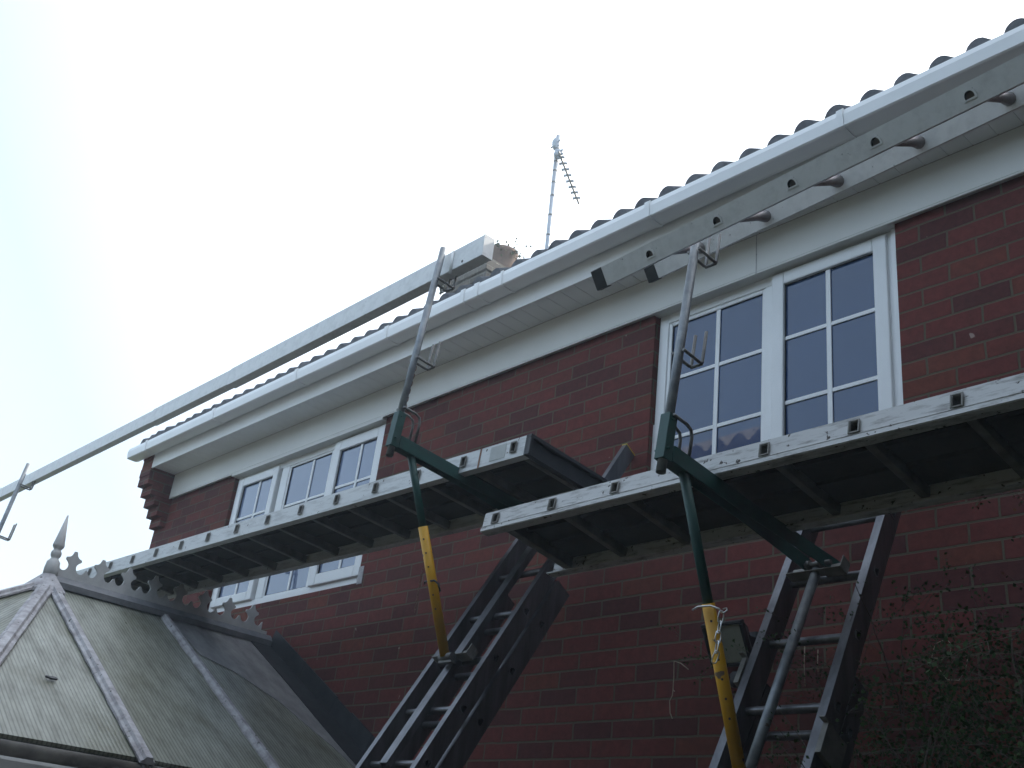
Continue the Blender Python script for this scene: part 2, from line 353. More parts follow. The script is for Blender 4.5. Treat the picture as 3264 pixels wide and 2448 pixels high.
# roof: double roman tiles
SL = 0.60; Y0, Z0 = -0.290, 4.707
def roof_z(y): return Z0 + (y - Y0) * SL
m = MB()
prof = [(0.0, 0.0), (0.034, 0.0), (0.040, 0.022), (0.048, 0.039), (0.062, 0.052), (0.078, 0.058), (0.093, 0.057), (0.109, 0.050), (0.123, 0.036), (0.134, 0.018), (0.141, 0.003), (0.15, 0.0)]
NX = int((XR + 0.15 - (-5.10)) / 0.15)
course = 0.262
ncs = 14
for r_ in range(ncs):
    ya = Y0 + r_ * course; yb = min(Y0 + (r_ + 1) * course + 0.02, 3.3)
    rows = []
    for (yy, lift) in ((ya, -0.030), (ya, 0.014), (yb, 0.0)):
        row = []
        for c in range(NX):
            jit = random.Random(r_ * 1000 + c // 2).uniform(-0.006, 0.005)
            for (px, pz) in prof[:-1]:
                zz = roof_z(yy) + (pz + lift * 0.5 + jit if lift != -0.030 else -0.035)
                row.append(m.bm.verts.new((-5.15 + c * 0.15 + px, yy + (jit * 2 if lift > 0 else 0), zz)))
        rows.append(row)
    for a in range(2):
        for k in range(len(rows[0]) - 1):
            f = m.face([rows[a][k], rows[a][k + 1], rows[a + 1][k + 1], rows[a + 1][k]])
            if a == 1: f.smooth = True
m.box((XL + 0.02, -0.22, 4.600), (XR, -0.10, 4.640))
m.hexa([(XL - .03, -0.26, roof_z(-0.26) - 0.03), (XR, -0.26, roof_z(-0.26) - 0.03), (XR, 3.3, roof_z(3.3) - 0.03), (XL - .03, 3.3, roof_z(3.3) - 0.03),
        (XL - .03, -0.26, roof_z(-0.26) - 0.01), (XR, -0.26, roof_z(-0.26) - 0.01), (XR, 3.3, roof_z(3.3) - 0.01), (XL - .03, 3.3, roof_z(3.3) - 0.01)])
zr = roof_z(3.3)
m.hexa([(-5.10, 3.3, zr - 0.03), (XR, 3.3, zr - 0.03), (XR, 6.95, zr - 0.03 - 3.65 * SL), (-5.10, 6.95, zr - 0.03 - 3.65 * SL),
        (-5.10, 3.3, zr + 0.02), (XR, 3.3, zr + 0.02), (XR, 6.95, zr + 0.02 - 3.65 * SL), (-5.10, 6.95, zr + 0.02 - 3.65 * SL)])
m.tube([(-5.1, 3.3, zr + 0.0), (XR, 3.3, zr + 0.0)], 0.12, 12)
roof = m.build('roof', tile_m, house, recalc=False)
# chimney with corbelled head and pot
ch = MB(); cx0, cx1, cy0, cy1 = -4.90, -4.31, 2.42, 3.20
ch.box((cx0, cy0, 6.0), (cx1, cy1, 7.42))
ch.box((cx0 - .03, cy0 - .03, 7.421), (cx1 + .03, cy1 + .03, 7.494)); ch.box((cx0 - .055, cy0 - .055, 7.4955), (cx1 + .055, cy1 + .055, 7.645))
ch.hexa([(cx0 - .05, cy0 - .05, 7.646), (cx1 + .05, cy0 - .05, 7.646), (cx1 + .05, cy1 + .05, 7.646), (cx0 - .05, cy1 + .05, 7.646),
         (cx0 + .1, cy0 + .1, 7.72), (cx1 - .1, cy0 + .1, 7.72), (cx1 - .1, cy1 - .1, 7.72), (cx0 + .1, cy1 - .1, 7.72)])
chim = ch.build('chimney', brick_old, roof, bevel=0.006)
p = MB(); p.lathe([(0.155, 7.68), (0.15, 7.74), (0.145, 7.95), (0.165, 7.975), (0.17, 8.02), (0.15, 8.04), (0.12, 8.04)], (-4.56, 2.80, 0), 24)
p.build('chimney_pot', terra, chim)
p = MB()
for k in range(150):
    a = rnd.uniform(0, 6.28); rr = rnd.uniform(0.05, 0.2); q = V((-4.56 + rr * math.cos(a), 2.80 + rr * math.sin(a), 8.02 + rnd.uniform(-0.06, 0.07) - (rr > .17) * rnd.uniform(0, .12)))
    s_ = rnd.uniform(0.008, 0.02); n_ = V((rnd.gauss(0, 1), rnd.gauss(0, 1), rnd.gauss(0, 1))).normalized(); t_ = n_.orthogonal().normalized() * s_; u_ = n_.cross(t_)
    p.quad([q - t_ - u_, q + t_ - u_, q + t_ + u_, q - t_ + u_])
p.lathe([(0.12, 8.03), (0.10, 8.065), (0.04, 8.08)], (-4.56, 2.80, 0), 12)
for k in range(22):
    q = V((-4.56 + 0.2 + rnd.uniform(0, .22), 2.80 + rnd.uniform(-.1, .1), 7.98 + rnd.uniform(-.2, .1))); s_ = rnd.uniform(.006, .012)
    n_ = V((rnd.gauss(0, 1), rnd.gauss(0, 1), rnd.gauss(0, 1))).normalized(); t_ = n_.orthogonal().normalized() * s_; u_ = n_.cross(t_)
    p.quad([q - t_ - u_, q + t_ - u_, q + t_ + u_, q - t_ + u_])
for k in range(5):
    p.tube([(-4.48, 2.8, 8.0), (-4.38, 2.8 + .02 * k, 8.03 - .03 * k), (-4.24 + .02 * k, 2.8 + .02 * k, 7.99 - .04 * k)], 0.0025, 4)
p.build('moss', moss_m, chim, recalc=False)
p = MB()
for k in range(90):    # leaves at the foot of the chimney head
    q = V((cx0 - .06 + rnd.uniform(-.05, .05), cy0 - .05, 7.50 + rnd.uniform(-.05, .08))); s_ = rnd.uniform(.006, .014)
    n_ = V((rnd.gauss(0, 1), rnd.gauss(0, 1), rnd.gauss(0, 1))).normalized(); t_ = n_.orthogonal().normalized() * s_; u_ = n_.cross(t_)
    p.quad([q - t_ - u_, q + t_ - u_, q + t_ + u_, q - t_ + u_])
p.build('moss', moss_m, chim, recalc=False)

# ------------------------------------------------------------------ windows
def rect_frame(mb, x0, x1, z0, z1, wd, y0, y1, wb=None, slope=0.0):
    wb = wb or wd
    mb.box((x0, y0, z0), (x0 + wd, y1, z1)); mb.box((x1 - wd, y0, z0), (x1, y1, z1))
    mb.box((x0 + wd, y0 + .0002, z1 - wd), (x1 - wd, y1, z1)); mb.box((x0 + wd, y0 + .0002, z0), (x1 - wd, y1, z0 + wb))
def light(win, x0, x1, z0, z1, glass, yg, vx, hz, label=None):
    gk = MB(); rect_frame(gk, x0 - .002, x1 + .002, z0 - .002, z1 + .002, 0.007, yg - 0.006, yg + 0.002); gk.build('gasket', gasket, win)
    pn = MB(); pn.box((x0, yg, z0), (x1, yg + 0.02, z1)); pn = pn.build('pane', glass, win)
    b = MB(); bw = 0.0115
    b.box((vx - bw, yg - 0.007, z0 + .004), (vx + bw, yg - .0006, z1 - .004))
    for z in hz:
        b.box((x0 + .004, yg - 0.0065, z - bw * .8), (vx - bw, yg - .0006, z + bw * .8)); b.box((vx + bw, yg - 0.0065, z - bw * .8), (x1 - .004, yg - .0006, z + bw * .8))
    b.build('glazing_bar', upvc, win, bevel=0.002)
# right hand window: fixed light and an opening sash
m = MB(); rect_frame(m, 0.212, 1.437, 3.24, 4.300, 0.055, 0.028, 0.10)
m.box((0.820, 0.0282, 3.295), (0.872, 0.10, 4.245))
winR = m.build('window', upvc, house, bevel=0.004); winR['label'] = 'two light white window behind the grey scaffold post'
m = MB(); rect_frame(m, 0.266, 0.821, 3.294, 4.246, 0.020, 0.034, 0.09); m.build('sash', upvc, winR, bevel=0.004)
light(winR, 0.284, 0.805, 3.312, 4.230, pane_near, 0.045, 0.556, [3.938, 3.632])
m = MB(); rect_frame(m, 0.866, 1.420, 3.262, 4.280, 0.062, 0.010, 0.06); m.build('sash', upvc, winR, bevel=0.006)
light(winR, 0.926, 1.360, 3.322, 4.220, pane_near, 0.030, 1.142, [3.948, 3.640])
m = MB()                       # ragged white filler strip between frame and bricks
z = 3.235; cut = []
while z < 4.29:
    cut.append(z); z += 0.0375
for i, z in enumerate(cut):
    e = rnd.uniform(-0.006, 0.005) + (0.006 if i % 2 else -0.002)
    m.box((1.4405, 0.016, z), (1.466 + e, 0.05, min(z + 0.0375, 4.295)))
m.build('filler_strip', upvc, winR)
m = MB(); m.box((0.2052, 0.03, 3.24), (0.2115, 0.08, 3.72)); m.build('filler_strip', upvc, winR)
m = MB(); m.box((0.19, -0.035, 3.20), (1.48, 0.03, 3.2345)); m.build('window_sill', upvc, winR, bevel=0.004)
# left hand window: sash, fixed light, sash
m = MB(); rect_frame(m, -3.830, -1.980, 3.238, 4.278, 0.05, 0.028, 0.10)
m.box((-3.205, 0.0282, 3.288), (-3.115, 0.10, 4.228)); m.box((-2.585, 0.0282, 3.288), (-2.53, 0.10, 4.228))
winL = m.build('window', upvc, house, bevel=0.004); winL['label'] = 'three light white window above the conservatory cresting'
m = MB(); rect_frame(m, -3.775, -3.232, 3.285, 4.248, 0.064, 0.008, 0.06); m.build('sash', upvc, winL, bevel=0.006)
light(winL, -3.709, -3.298, 3.347, 4.186, pane_far, 0.028, -3.480, [3.93, 3.63])
m = MB(); rect_frame(m, -3.116, -2.584, 3.282, 4.232, 0.018, 0.034, 0.09); m.build('sash', upvc, winL, bevel=0.004)
light(winL, -3.100, -2.596, 3.298, 4.216, pane_far, 0.045, -2.82, [3.925, 3.62])
m = MB(); rect_frame(m, -2.540, -1.988, 3.285, 4.262, 0.072, 0.008, 0.06); m.build('sash', upvc, winL, bevel=0.006)
light(winL, -2.466, -2.060, 3.358, 4.190, pane_far, 0.028, -2.236, [3.93, 3.63])
m = MB(); m.box((-1.979, -0.004, 3.225), (-1.93, 0.05, 3.33)); m.build('filler_strip', cons_w, winL)

# ------------------------------------------------------------------ conservatory
cons = thing('conservatory', 'bay fronted conservatory with dirty corrugated plastic roof and spiked ridge finial', 'conservatory')
AP = V((-2.85, -1.415, 2.945)); RT = V((-2.85, -0.005, 2.945)); EZ = 2.00
def E(a, r=1.70): return V((AP.x + r * math.cos(R(a)), AP.y - r * math.sin(R(a)), EZ))
cor = [V((AP.x + 1.70, -0.005, EZ)), E(0), E(25, 1.77), E(62, 1.78), E(118, 1.78), E(155, 1.77), E(180), V((AP.x - 1.70, -0.005, EZ))]
def panel(p0, p1, p2, p3=None, along=None):          # p0,p1 along the eave; p2(,p3) at the top; stripes run up the slope
    ex = (p1 - p0).normalized(); n = ex.cross(((p2 if p3 is None else p2) - p0)).normalized()
    if n.z < 0: n = -n
    if along is not None: ex = along.normalized().cross(n).normalized()
    ey = n.cross(ex); F = frame(p0, ex, ey, n); Fi = F.inverted()
    pts = [Fi @ q for q in ((p0, p1, p2) if p3 is None else (p0, p1, p2, p3))]
    mb = MB(); lo = [mb.bm.verts.new((q.x, q.y, -0.012)) for q in pts]; hi = [mb.bm.verts.new((q.x, q.y, 0.004)) for q in pts]
    mb.face(hi); mb.face(lo[::-1])
    for k in range(len(pts)): mb.face([lo[k], lo[(k + 1) % len(pts)], hi[(k + 1) % len(pts)], hi[k]])
    return mb.build('roof_panel', poly, cons, mw=F)
def onslope(t, y): return V((AP.x + 1.70 * t, y, 2.945 + (EZ - 2.945) * t))
yb1 = -0.735
panel(onslope(1, yb1), onslope(1, -.005), onslope(0, -.005), onslope(0, yb1))
panel(onslope(1, AP.y), onslope(1, yb1), onslope(0, yb1), onslope(0, AP.y))
for i in range(1, 6): panel(cor[i + 1], cor[i], AP, None, (AP - cor[1]) if i == 1 else None)
panel(cor[7], cor[6], AP, RT)
def bar(a, b, wd=0.05, ht=0.03, lap=0.0, name='glazing_bar', mat=cons_w, n_=None):
    d = (b - a).normalized(); up = V((0, 0, 1)); up = (up - d * up.dot(d)).normalized()
    if n_ is not None: up = (n_ - d * n_.dot(d)).normalized()
    sd = d.cross(up); F = frame(a, d, sd, up); Lg = (b - a).length
    mb = MB(); N = 26
    pr = [(-wd / 2, 0.0), (-wd / 2, ht * .35), (-wd * .32, ht * .55), (-wd * .22, ht), (wd * .22, ht), (wd * .32, ht * .55), (wd / 2, ht * .35), (wd / 2, 0.0)]
    prev = None
    for k in range(N + 1):
        rw = random.Random(k * 7 + int(wd * 1e4) + int(a.y * 1000)); row = []
        for j, (u, h) in enumerate(pr):
            jj = rw.uniform(-.0028, .0028) if j in (0, 1, 6, 7) else 0
            row.append(mb.bm.verts.new(F @ V((Lg * k / N, u + jj, h))))
        if prev:
            for j in range(len(pr) - 1): mb.face([prev[j], prev[j + 1], row[j + 1], row[j]])
            mb.face([prev[-1], prev[0], row[0], row[-1]])
        else: mb.face(row)
        prev = row
    mb.face(prev[::-1])
    return mb.build(name, mat, cons)
nsl = V((0.945, 0, 1.70)).normalized()
bar(onslope(0.01, yb1) + nsl * .004, onslope(1.02, yb1) + nsl * .004, 0.05, 0.028, n_=nsl)
for i in range(1, 7):
    bar(AP + (cor[i] - AP) * .03 + V((0, 0, .008)), AP + (cor[i] - AP) * 1.03 + V((0, 0, .008)), 0.066 if i != 2 else 0.082, 0.03, name='hip_bar')
# grey repair sheet over the top of the panel by the wall, and lead dressed onto the roof
def sheet(pts, th, off, mat, nm):
    mb = MB(); lo = [mb.bm.verts.new(onslope((x - AP.x) / 1.70, y) + nsl * off) for x, y in pts]; hi = [mb.bm.verts.new(v.co + nsl * th) for v in lo]
    mb.face(hi); mb.face(lo[::-1])
    for k in range(len(pts)): mb.face([lo[k], lo[(k + 1) % len(pts)], hi[(k + 1) % len(pts)], hi[k]])
    return mb.build(nm, mat, cons)
sheet([(-2.835, -.70), (-2.39, -.665), (-2.27, -.50), (-2.02, -.335), (-1.6, -.20), (-1.3, -.15), (-2.835, -.15)], .003, .006, sheet_m, 'repair_sheet')
sheet([(-2.80, -.155), (-2.3, -.150), (-1.7, -.158), (-1.12, -.150), (-1.12, -.012), (-2.80, -.012)], .003, .0115, lead_m, 'lead_apron')
# ridge cap: broad sloping cheeks and a flat top
m = MB()
for s in (1, -1):
    m.prism([(0.0, 3.000), (0.020 * s, 3.000), (0.062 * s, 2.962), (0.058 * s, 2.930), (0, 2.95)], (AP.x, -1.44, 0), ((1, 0, 0), (0, 0, 1), (0, 1, 0)), 1.435)
m.build('ridge_cap', ridge_m, cons)
m = MB()               # boss under the finial, one sloping facet over each hip
ring0 = [AP + V((0.03 * math.cos(R(a)), -0.012 - 0.03 * math.sin(R(a)), 0.062)) for a in range(-20, 201, 20)]
ring1 = [AP + V((0.15 * math.cos(R(a)), -0.15 * math.sin(R(a)), -0.052)) for a in range(-20, 201, 20)]
ring2 = [q + V((0, 0, -0.02)) for q in ring1]
rr_ = [[m.bm.verts.new(q) for q in r_] for r_ in (ring0, ring1, ring2)]
for a in range(2):
    for k in range(len(ring0) - 1): m.face([rr_[a][k], rr_[a + 1][k], rr_[a + 1][k + 1], rr_[a][k + 1]])
m.face(rr_[0])
m.build('ridge_end', cons_w, cons)
# cresting, one strip of crosses and nubs
half = [(.0835, .0), (.0835, .073), (.078, .071), (.073, .058), (.064, .046), (.052, .0405), (.040, .043), (.029, .052), (.023, .064), (.021, .076), (.022, .084), (.030, .096), (.040, .104), (.045, .110), (.043, .121), (.034, .123), (.024, .128), (.015, .138), (.011, .150), (.008, .160)]
m = MB(); y_c = -1.322
for k in range(8):
    yc = y_c + 0.1665 * k
    h2 = half
    lf = [(-u, h) for u, h in h2]; poly_pts = h2 + lf[::-1]
    # triangulated fan is unreliable on concave outlines, so build from strips of left/right pairs
    for side in (0, 1):
        X = AP.x - 0.006 + 0.012 * side
        vr = [m.bm.verts.new((X, yc + u, 3.000 + h)) for u, h in h2]; vl = [m.bm.verts.new((X, yc - u, 3.000 + h)) for u, h in h2]
        cv = [m.bm.verts.new((X, yc, 3.000 + h)) for u, h in h2]
        if side == 0: a0 = (vr, vl)
        else: a1 = (vr, vl)
        # lower band (below the notch floor)
        pts_low = [(-.0835, 0), (.0835, 0), (.0835, .0405), (-.0835, .0405)]
        m.quad([(X, yc + u, 3.0 + h) for u, h in pts_low])
        for sg in (1, -1):
            # nub half
            nub = [(.0835, .0405), (.0835, .073), (.078, .071), (.073, .058), (.064, .046), (.052, .0405)]
            m.quad([(X, yc + sg * u, 3.0 + h) for u, h in nub])
        for j in range(5, len(h2) - 1):
            u0, z0 = h2[j]; u1, z1 = h2[j + 1]
            m.quad([(X, yc - u0, 3.0 + z0), (X, yc + u0, 3.0 + z0), (X, yc + u1, 3.0 + z1), (X, yc - u1, 3.0 + z1)])
    for sg in (1, -1):
        for j in range(1, len(h2) - 1):
            u0, z0 = h2[j]; u1, z1 = h2[j + 1]
            m.quad([(AP.x - .006, yc + sg * u0, 3 + z0), (AP.x + .006, yc + sg * u0, 3 + z0), (AP.x + .006, yc + sg * u1, 3 + z1), (AP.x - .006, yc + sg * u1, 3 + z1)])
    m.quad([(AP.x - .006, yc - .008, 3.16), (AP.x + .006, yc - .008, 3.16), (AP.x + .006, yc + .008, 3.16), (AP.x - .006, yc + .008, 3.16)])
m.box((AP.x - .007, -1.40, 3.0), (AP.x + .007, -0.03, 3.022))
m.build('cresting', crest_m, cons, recalc=False)
m = MB(); m.lathe([(0.038, 2.98), (0.040, 3.03), (0.036, 3.07), (0.022, 3.088), (0.019, 3.092), (0.026, 3.102), (0.0295, 3.116), (0.027, 3.130), (0.019, 3.141), (0.022, 3.146), (0.031, 3.160), (0.0315, 3.168), (0.029, 3.182), (0.004, 3.345)], (AP.x, -1.428, 0), 24)
m.build('finial', crest_m, cons)
# eaves gutter, ring beam, frames and glass below
eb = MB(); gg = MB(); dk = MB()
for i in range(len(cor) - 1):
    a, b = cor[i], cor[i + 1]
    d = (b - a).normalized(); o_ = d.cross(V((0, 0, 1))).normalized()
    if o_.dot((a + b) / 2 - V((AP.x, -.8, a.z))) < 0: o_ = -o_
    F = frame(a, d, o_, V((0, 0, 1))); Lg = (b - a).length
    e0 = -0.02; e1 = Lg + 0.02
    dk.box((e0, -0.05, -0.075), (e1, 0.030, -0.020), F); dk.tube([F @ V((e0, .03, -.048)), F @ V((e1, .03, -.048))], .030, 12)
    gg.prism([(0.035, -0.082), (0.100, -0.080), (0.104, -0.092), (0.095, -0.150), (0.045, -0.157), (0.030, -0.145)], (e0, 0, 0), ((0, 1, 0), (0, 0, 1), (1, 0, 0)), e1 - e0, F)
    eb.box((e0, -0.08, -0.20), (e1, 0.0, -0.0765), F)
    nmul = max(1, round(Lg / 0.6))
    for k in range(nmul + 1): eb.box((Lg * k / nmul - 0.03, -0.07, -1.35), (Lg * k / nmul + 0.03, -0.01, -0.201), F)
    eb.box((e0, -0.075, -1.42), (e1, -0.005, -1.351), F)
dk.build('eaves_closure', closure_m, cons); gg.build('eaves_gutter', crest_m, cons); eb.build('frame', upvc, cons)
for i in range(len(cor) - 1):
    a, b = cor[i], cor[i + 1]; d = (b - a).normalized(); o_ = d.cross(V((0, 0, 1))).normalized()
    if o_.dot((a + b) / 2 - V((AP.x, -.8, a.z))) < 0: o_ = -o_
    F = frame(a, d, o_, V((0, 0, 1))); Lg = (b - a).length
    q = MB(); q.box((0.02, -0.045, -1.36), (Lg - 0.02, -0.035, -0.19), F); q.build('pane', pane_near, cons)
    q = MB(); q.box((-.02, -0.16, -1.99), (Lg + .02, -0.005, -1.43), F); q.build('dwarf_wall', brick, cons)
# lead flashing against the house wall
m = MB()
a, b = V((AP.x + .035, 0, 2.955)), V((cor[0].x + .1, 0, EZ - .05 + .02))
d = (b - a).normalized(); nn = V((-d.z, 0, d.x))
if nn.z < 0: nn = -nn
F = frame(a, d, V((0, 1, 0)), nn); Lg = (b - a).length
for k in range(9):
    x0 = Lg * k / 9; m.box((x0, -0.010 - .0015 * (k % 2), -0.03), (x0 + Lg / 9 + (.03 if k < 8 else 0), -0.002, 0.085 + rnd.uniform(-.005, .005)), F)
m.box((-.02, -0.085, -0.035), (Lg, -0.0105, -0.018), F)
m.build('flashing', lead_m, cons)
# fallen leaf on the roof facet
F = frame(AP + (cor[1] - AP) * .35 + (cor[2] - AP) * .34 + V((0.0, 0, 0.012)), (cor[2] - cor[1]), (AP - (cor[1] + cor[2]) / 2), V((.5, -.1, .85)))
m = MB(); pts = [(-.03, -.008), (-.022, .010), (-.005, .014), (.006, .007), (.018, .012), (.026, .006), (.024, -.004), (.012, -.006), (.002, -.014), (-.016, -.013)]
m.prism(pts, (0, 0, 0), ((1, 0, 0), (0, 1, 0), (0, 0, 1)), 0.010, F)
tag(m.build('dead_leaf', black_m, None, bevel=0.003), 'curled dark dead leaf lying on the conservatory roof', 'leaf')

# ------------------------------------------------------------------ ladders
def stile(mb, x0, x1, s0, s1, dep, rungs, F, outer):
    # box section with a shallow black lined D hole at each rung on its outer web; local x across, y along, z out (front face z=0, back -dep)
    t = 0.003; xo = x1 if outer > 0 else x0; xi = x0 if outer > 0 else x1
    mb.box((x0, s0, -t), (x1, s1, 0), F); mb.box((x0, s0, -dep), (x1, s1, -dep + t), F)
    lo, hi = min(xi, xi + t * outer), max(xi, xi + t * outer); mb.box((lo, s0, -dep + t), (hi, s1, -t), F)
    lo, hi = min(xo - t * outer, xo), max(xo - t * outer, xo)
    cur = s0; zc = -dep * 0.5; hr = 0.0145
    for s in [q for q in rungs if s0 + .03 < q < s1 - .03]:
        mb.box((lo, cur, -dep + t), (hi, s - hr, -t), F); mb.box((lo, s - hr, -dep + t), (hi, s + hr, zc - hr), F); mb.box((lo, s - hr, zc + hr), (hi, s + hr, -t), F); cur = s + hr
        # D shaped collar
        n = 14; pin = []; po = []
        for k in range(n):
            a = -math.pi / 2 + math.pi * k / (n - 1) ; pin.append((math.cos(a) * .0165 - .005, math.sin(a) * .0135)); po.append((math.cos(a) * .0215 - .003, math.sin(a) * .0195))
        pin += [(-.010, .0125), (-.010, -.0125)]; po += [(-.015, .0185), (-.015, -.0185)]
        xx = xo + 0.002 * outer
        vi = [mb.bm.verts.new(F @ V((xx, s + u, zc + v))) for v, u in pin]; vo = [mb.bm.verts.new(F @ V((xx, s + u, zc + v))) for v, u in po]
        vb = [mb.bm.verts.new(F @ V((xo, s + u, zc + v))) for v, u in po]; vw = [mb.bm.verts.new(F @ V((xo - .016 * outer, s + u, zc + v))) for v, u in pin]; mb.mi = 1; mb.face(vw); mb.mi = 0  # black back and walls stand in for the shade inside a hollow rung
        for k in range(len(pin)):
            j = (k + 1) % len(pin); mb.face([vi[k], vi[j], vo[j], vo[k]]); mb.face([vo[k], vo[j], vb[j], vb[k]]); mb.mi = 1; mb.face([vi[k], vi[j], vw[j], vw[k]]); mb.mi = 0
    mb.box((lo, cur, -dep + t), (hi, s1, -t), F)
def ladder_section(root, F, wd, s0, s1, dep, rungs, cap=None, tw=0.027, rungr=0.014, mat=alu, capm=black_m, z0=0.0, flare=False, rungm=None):
    G = F @ Matrix.Translation((0, 0, z0))
    for (x0, x1, o_) in ((0, tw, -1), (wd - tw, wd, 1)):
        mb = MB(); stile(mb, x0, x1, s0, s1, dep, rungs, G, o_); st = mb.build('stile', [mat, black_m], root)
        for e in (cap or ()):
            c = MB(); ss = s1 if e == 'top' else s0; sg = 1 if e == 'top' else -1
            c.box((x0 - .002, min(ss - .045 * sg, ss + .004 * sg), -dep - .002), (x1 + .002, max(ss - .045 * sg, ss + .004 * sg), .002), G); c.build('end_cap', capm, st, bevel=.003)
    for s in rungs:
        if s0 + .03 < s < s1 - .03:
            mb = MB()
            if flare: mb.tube([(tw * .5, s, -dep / 2), (tw + .004, s, -dep / 2), (tw + .05, s, -dep / 2), (wd - tw - .05, s, -dep / 2), (wd - tw - .004, s, -dep / 2), (wd - tw * .5, s, -dep / 2)], [rungr * 1.5, rungr * 1.5, rungr, rungr, rungr * 1.5, rungr * 1.5], 12, G)
            else:
                n = 12; pr = [(rungr * math.cos(math.pi * k / (n - 1)), rungr * math.sin(math.pi * k / (n - 1)) - .004) for k in range(n)] + [(-rungr, -.010), (rungr, -.010)]
                mb.prism([(a, b - dep / 2) for a, b in pr], (tw - .002, s, 0), ((0, 1, 0), (0, 0, 1), (1, 0, 0)), wd - 2 * tw + .004, G)
            mb.build('rung', rungm or mat, root, recalc=True)
def lean(x0, yz, ang, z_foot=0.0):
    y, z = yz; k = (z - z_foot) / math.sin(R(ang)); ya = y - k * math.cos(R(ang))
    return frame((x0, ya, z_foot), (1, 0, 0), (0, math.cos(R(ang)), math.sin(R(ang))), (0, -math.sin(R(ang)), math.cos(R(ang))))
g_l = 'aluminium ladders leaning on the house wall'
ladL = thing('extension_ladder', 'aluminium ladder whose top shows above the boards, left of the other leaning ladder', 'ladder', g_l, (0, -2.2, 0))
ladL.matrix_world = Matrix.Translation((0, -2.2, 0)); bpy.context.view_layer.update()
def unparent_fix(root):
    bpy.context.view_layer.update(); inv = root.matrix_world.inverted()
    for c in root.children: c.matrix_parent_inverse = inv
FL = lean(-0.22, (-0.08, 3.584), 58.9); kL = math.sin(R(58.9))
rl = [2.491 / kL + 0.25 * k for k in range(-11, 5)]
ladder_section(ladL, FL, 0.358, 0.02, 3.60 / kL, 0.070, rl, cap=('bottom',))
mb = MB(); mb.box((0.3305, 3.60 / kL + .0005, -.071), (0.3585, 3.60 / kL + .006, .001), FL); mb.build('end_cap', pyl, ladL)
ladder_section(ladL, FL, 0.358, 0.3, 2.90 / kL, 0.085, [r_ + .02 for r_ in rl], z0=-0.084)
unparent_fix(ladL)
ladR = thing('extension_ladder', 'aluminium ladder partly hidden by the shrub, beneath the grimy board', 'ladder', g_l, (1.35, -1.8, 0))
FR = lean(1.18, (-0.378, 2.747), 62.8); kR = math.sin(R(62.8))
rr = [2.747 / kR + 0.267 * k for k in range(-11, 3)]
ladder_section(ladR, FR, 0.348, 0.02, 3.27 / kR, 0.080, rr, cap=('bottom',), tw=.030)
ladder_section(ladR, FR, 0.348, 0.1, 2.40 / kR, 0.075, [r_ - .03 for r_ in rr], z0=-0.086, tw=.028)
mb = MB()
for xx in (0.03, 0.318):
    mb.tube([FR @ V((xx, 3.22 / kR, -.04)), (1.18 + xx, -0.012, 3.22)], 0.012, 8)
mb.tube([(1.15, -0.018, 3.22), (1.56, -0.018, 3.22)], 0.015, 8); mb.build('stand_off', alu, ladR)
for xx, s in ((-.022, 2.34 / kR), (0.352, 2.10 / kR)):
    mb = MB(); mb.box((xx, s, -.10), (xx + .018, s + .10, .006), FR); mb.box((xx, s + .1002, -.02), (xx + .018, s + .105, .03), FR); mb.build('guide_bracket', member_m, ladR)
unparent_fix(ladR)
ladF = thing('extension_ladder', 'aluminium ladder at the far corner of the house, behind the conservatory', 'ladder', g_l, (-4.9, -2.2, 0))
FF = lean(-5.06, (-0.08, 3.584), 58.9)
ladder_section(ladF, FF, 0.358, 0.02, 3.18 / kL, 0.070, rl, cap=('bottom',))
unparent_fix(ladF)

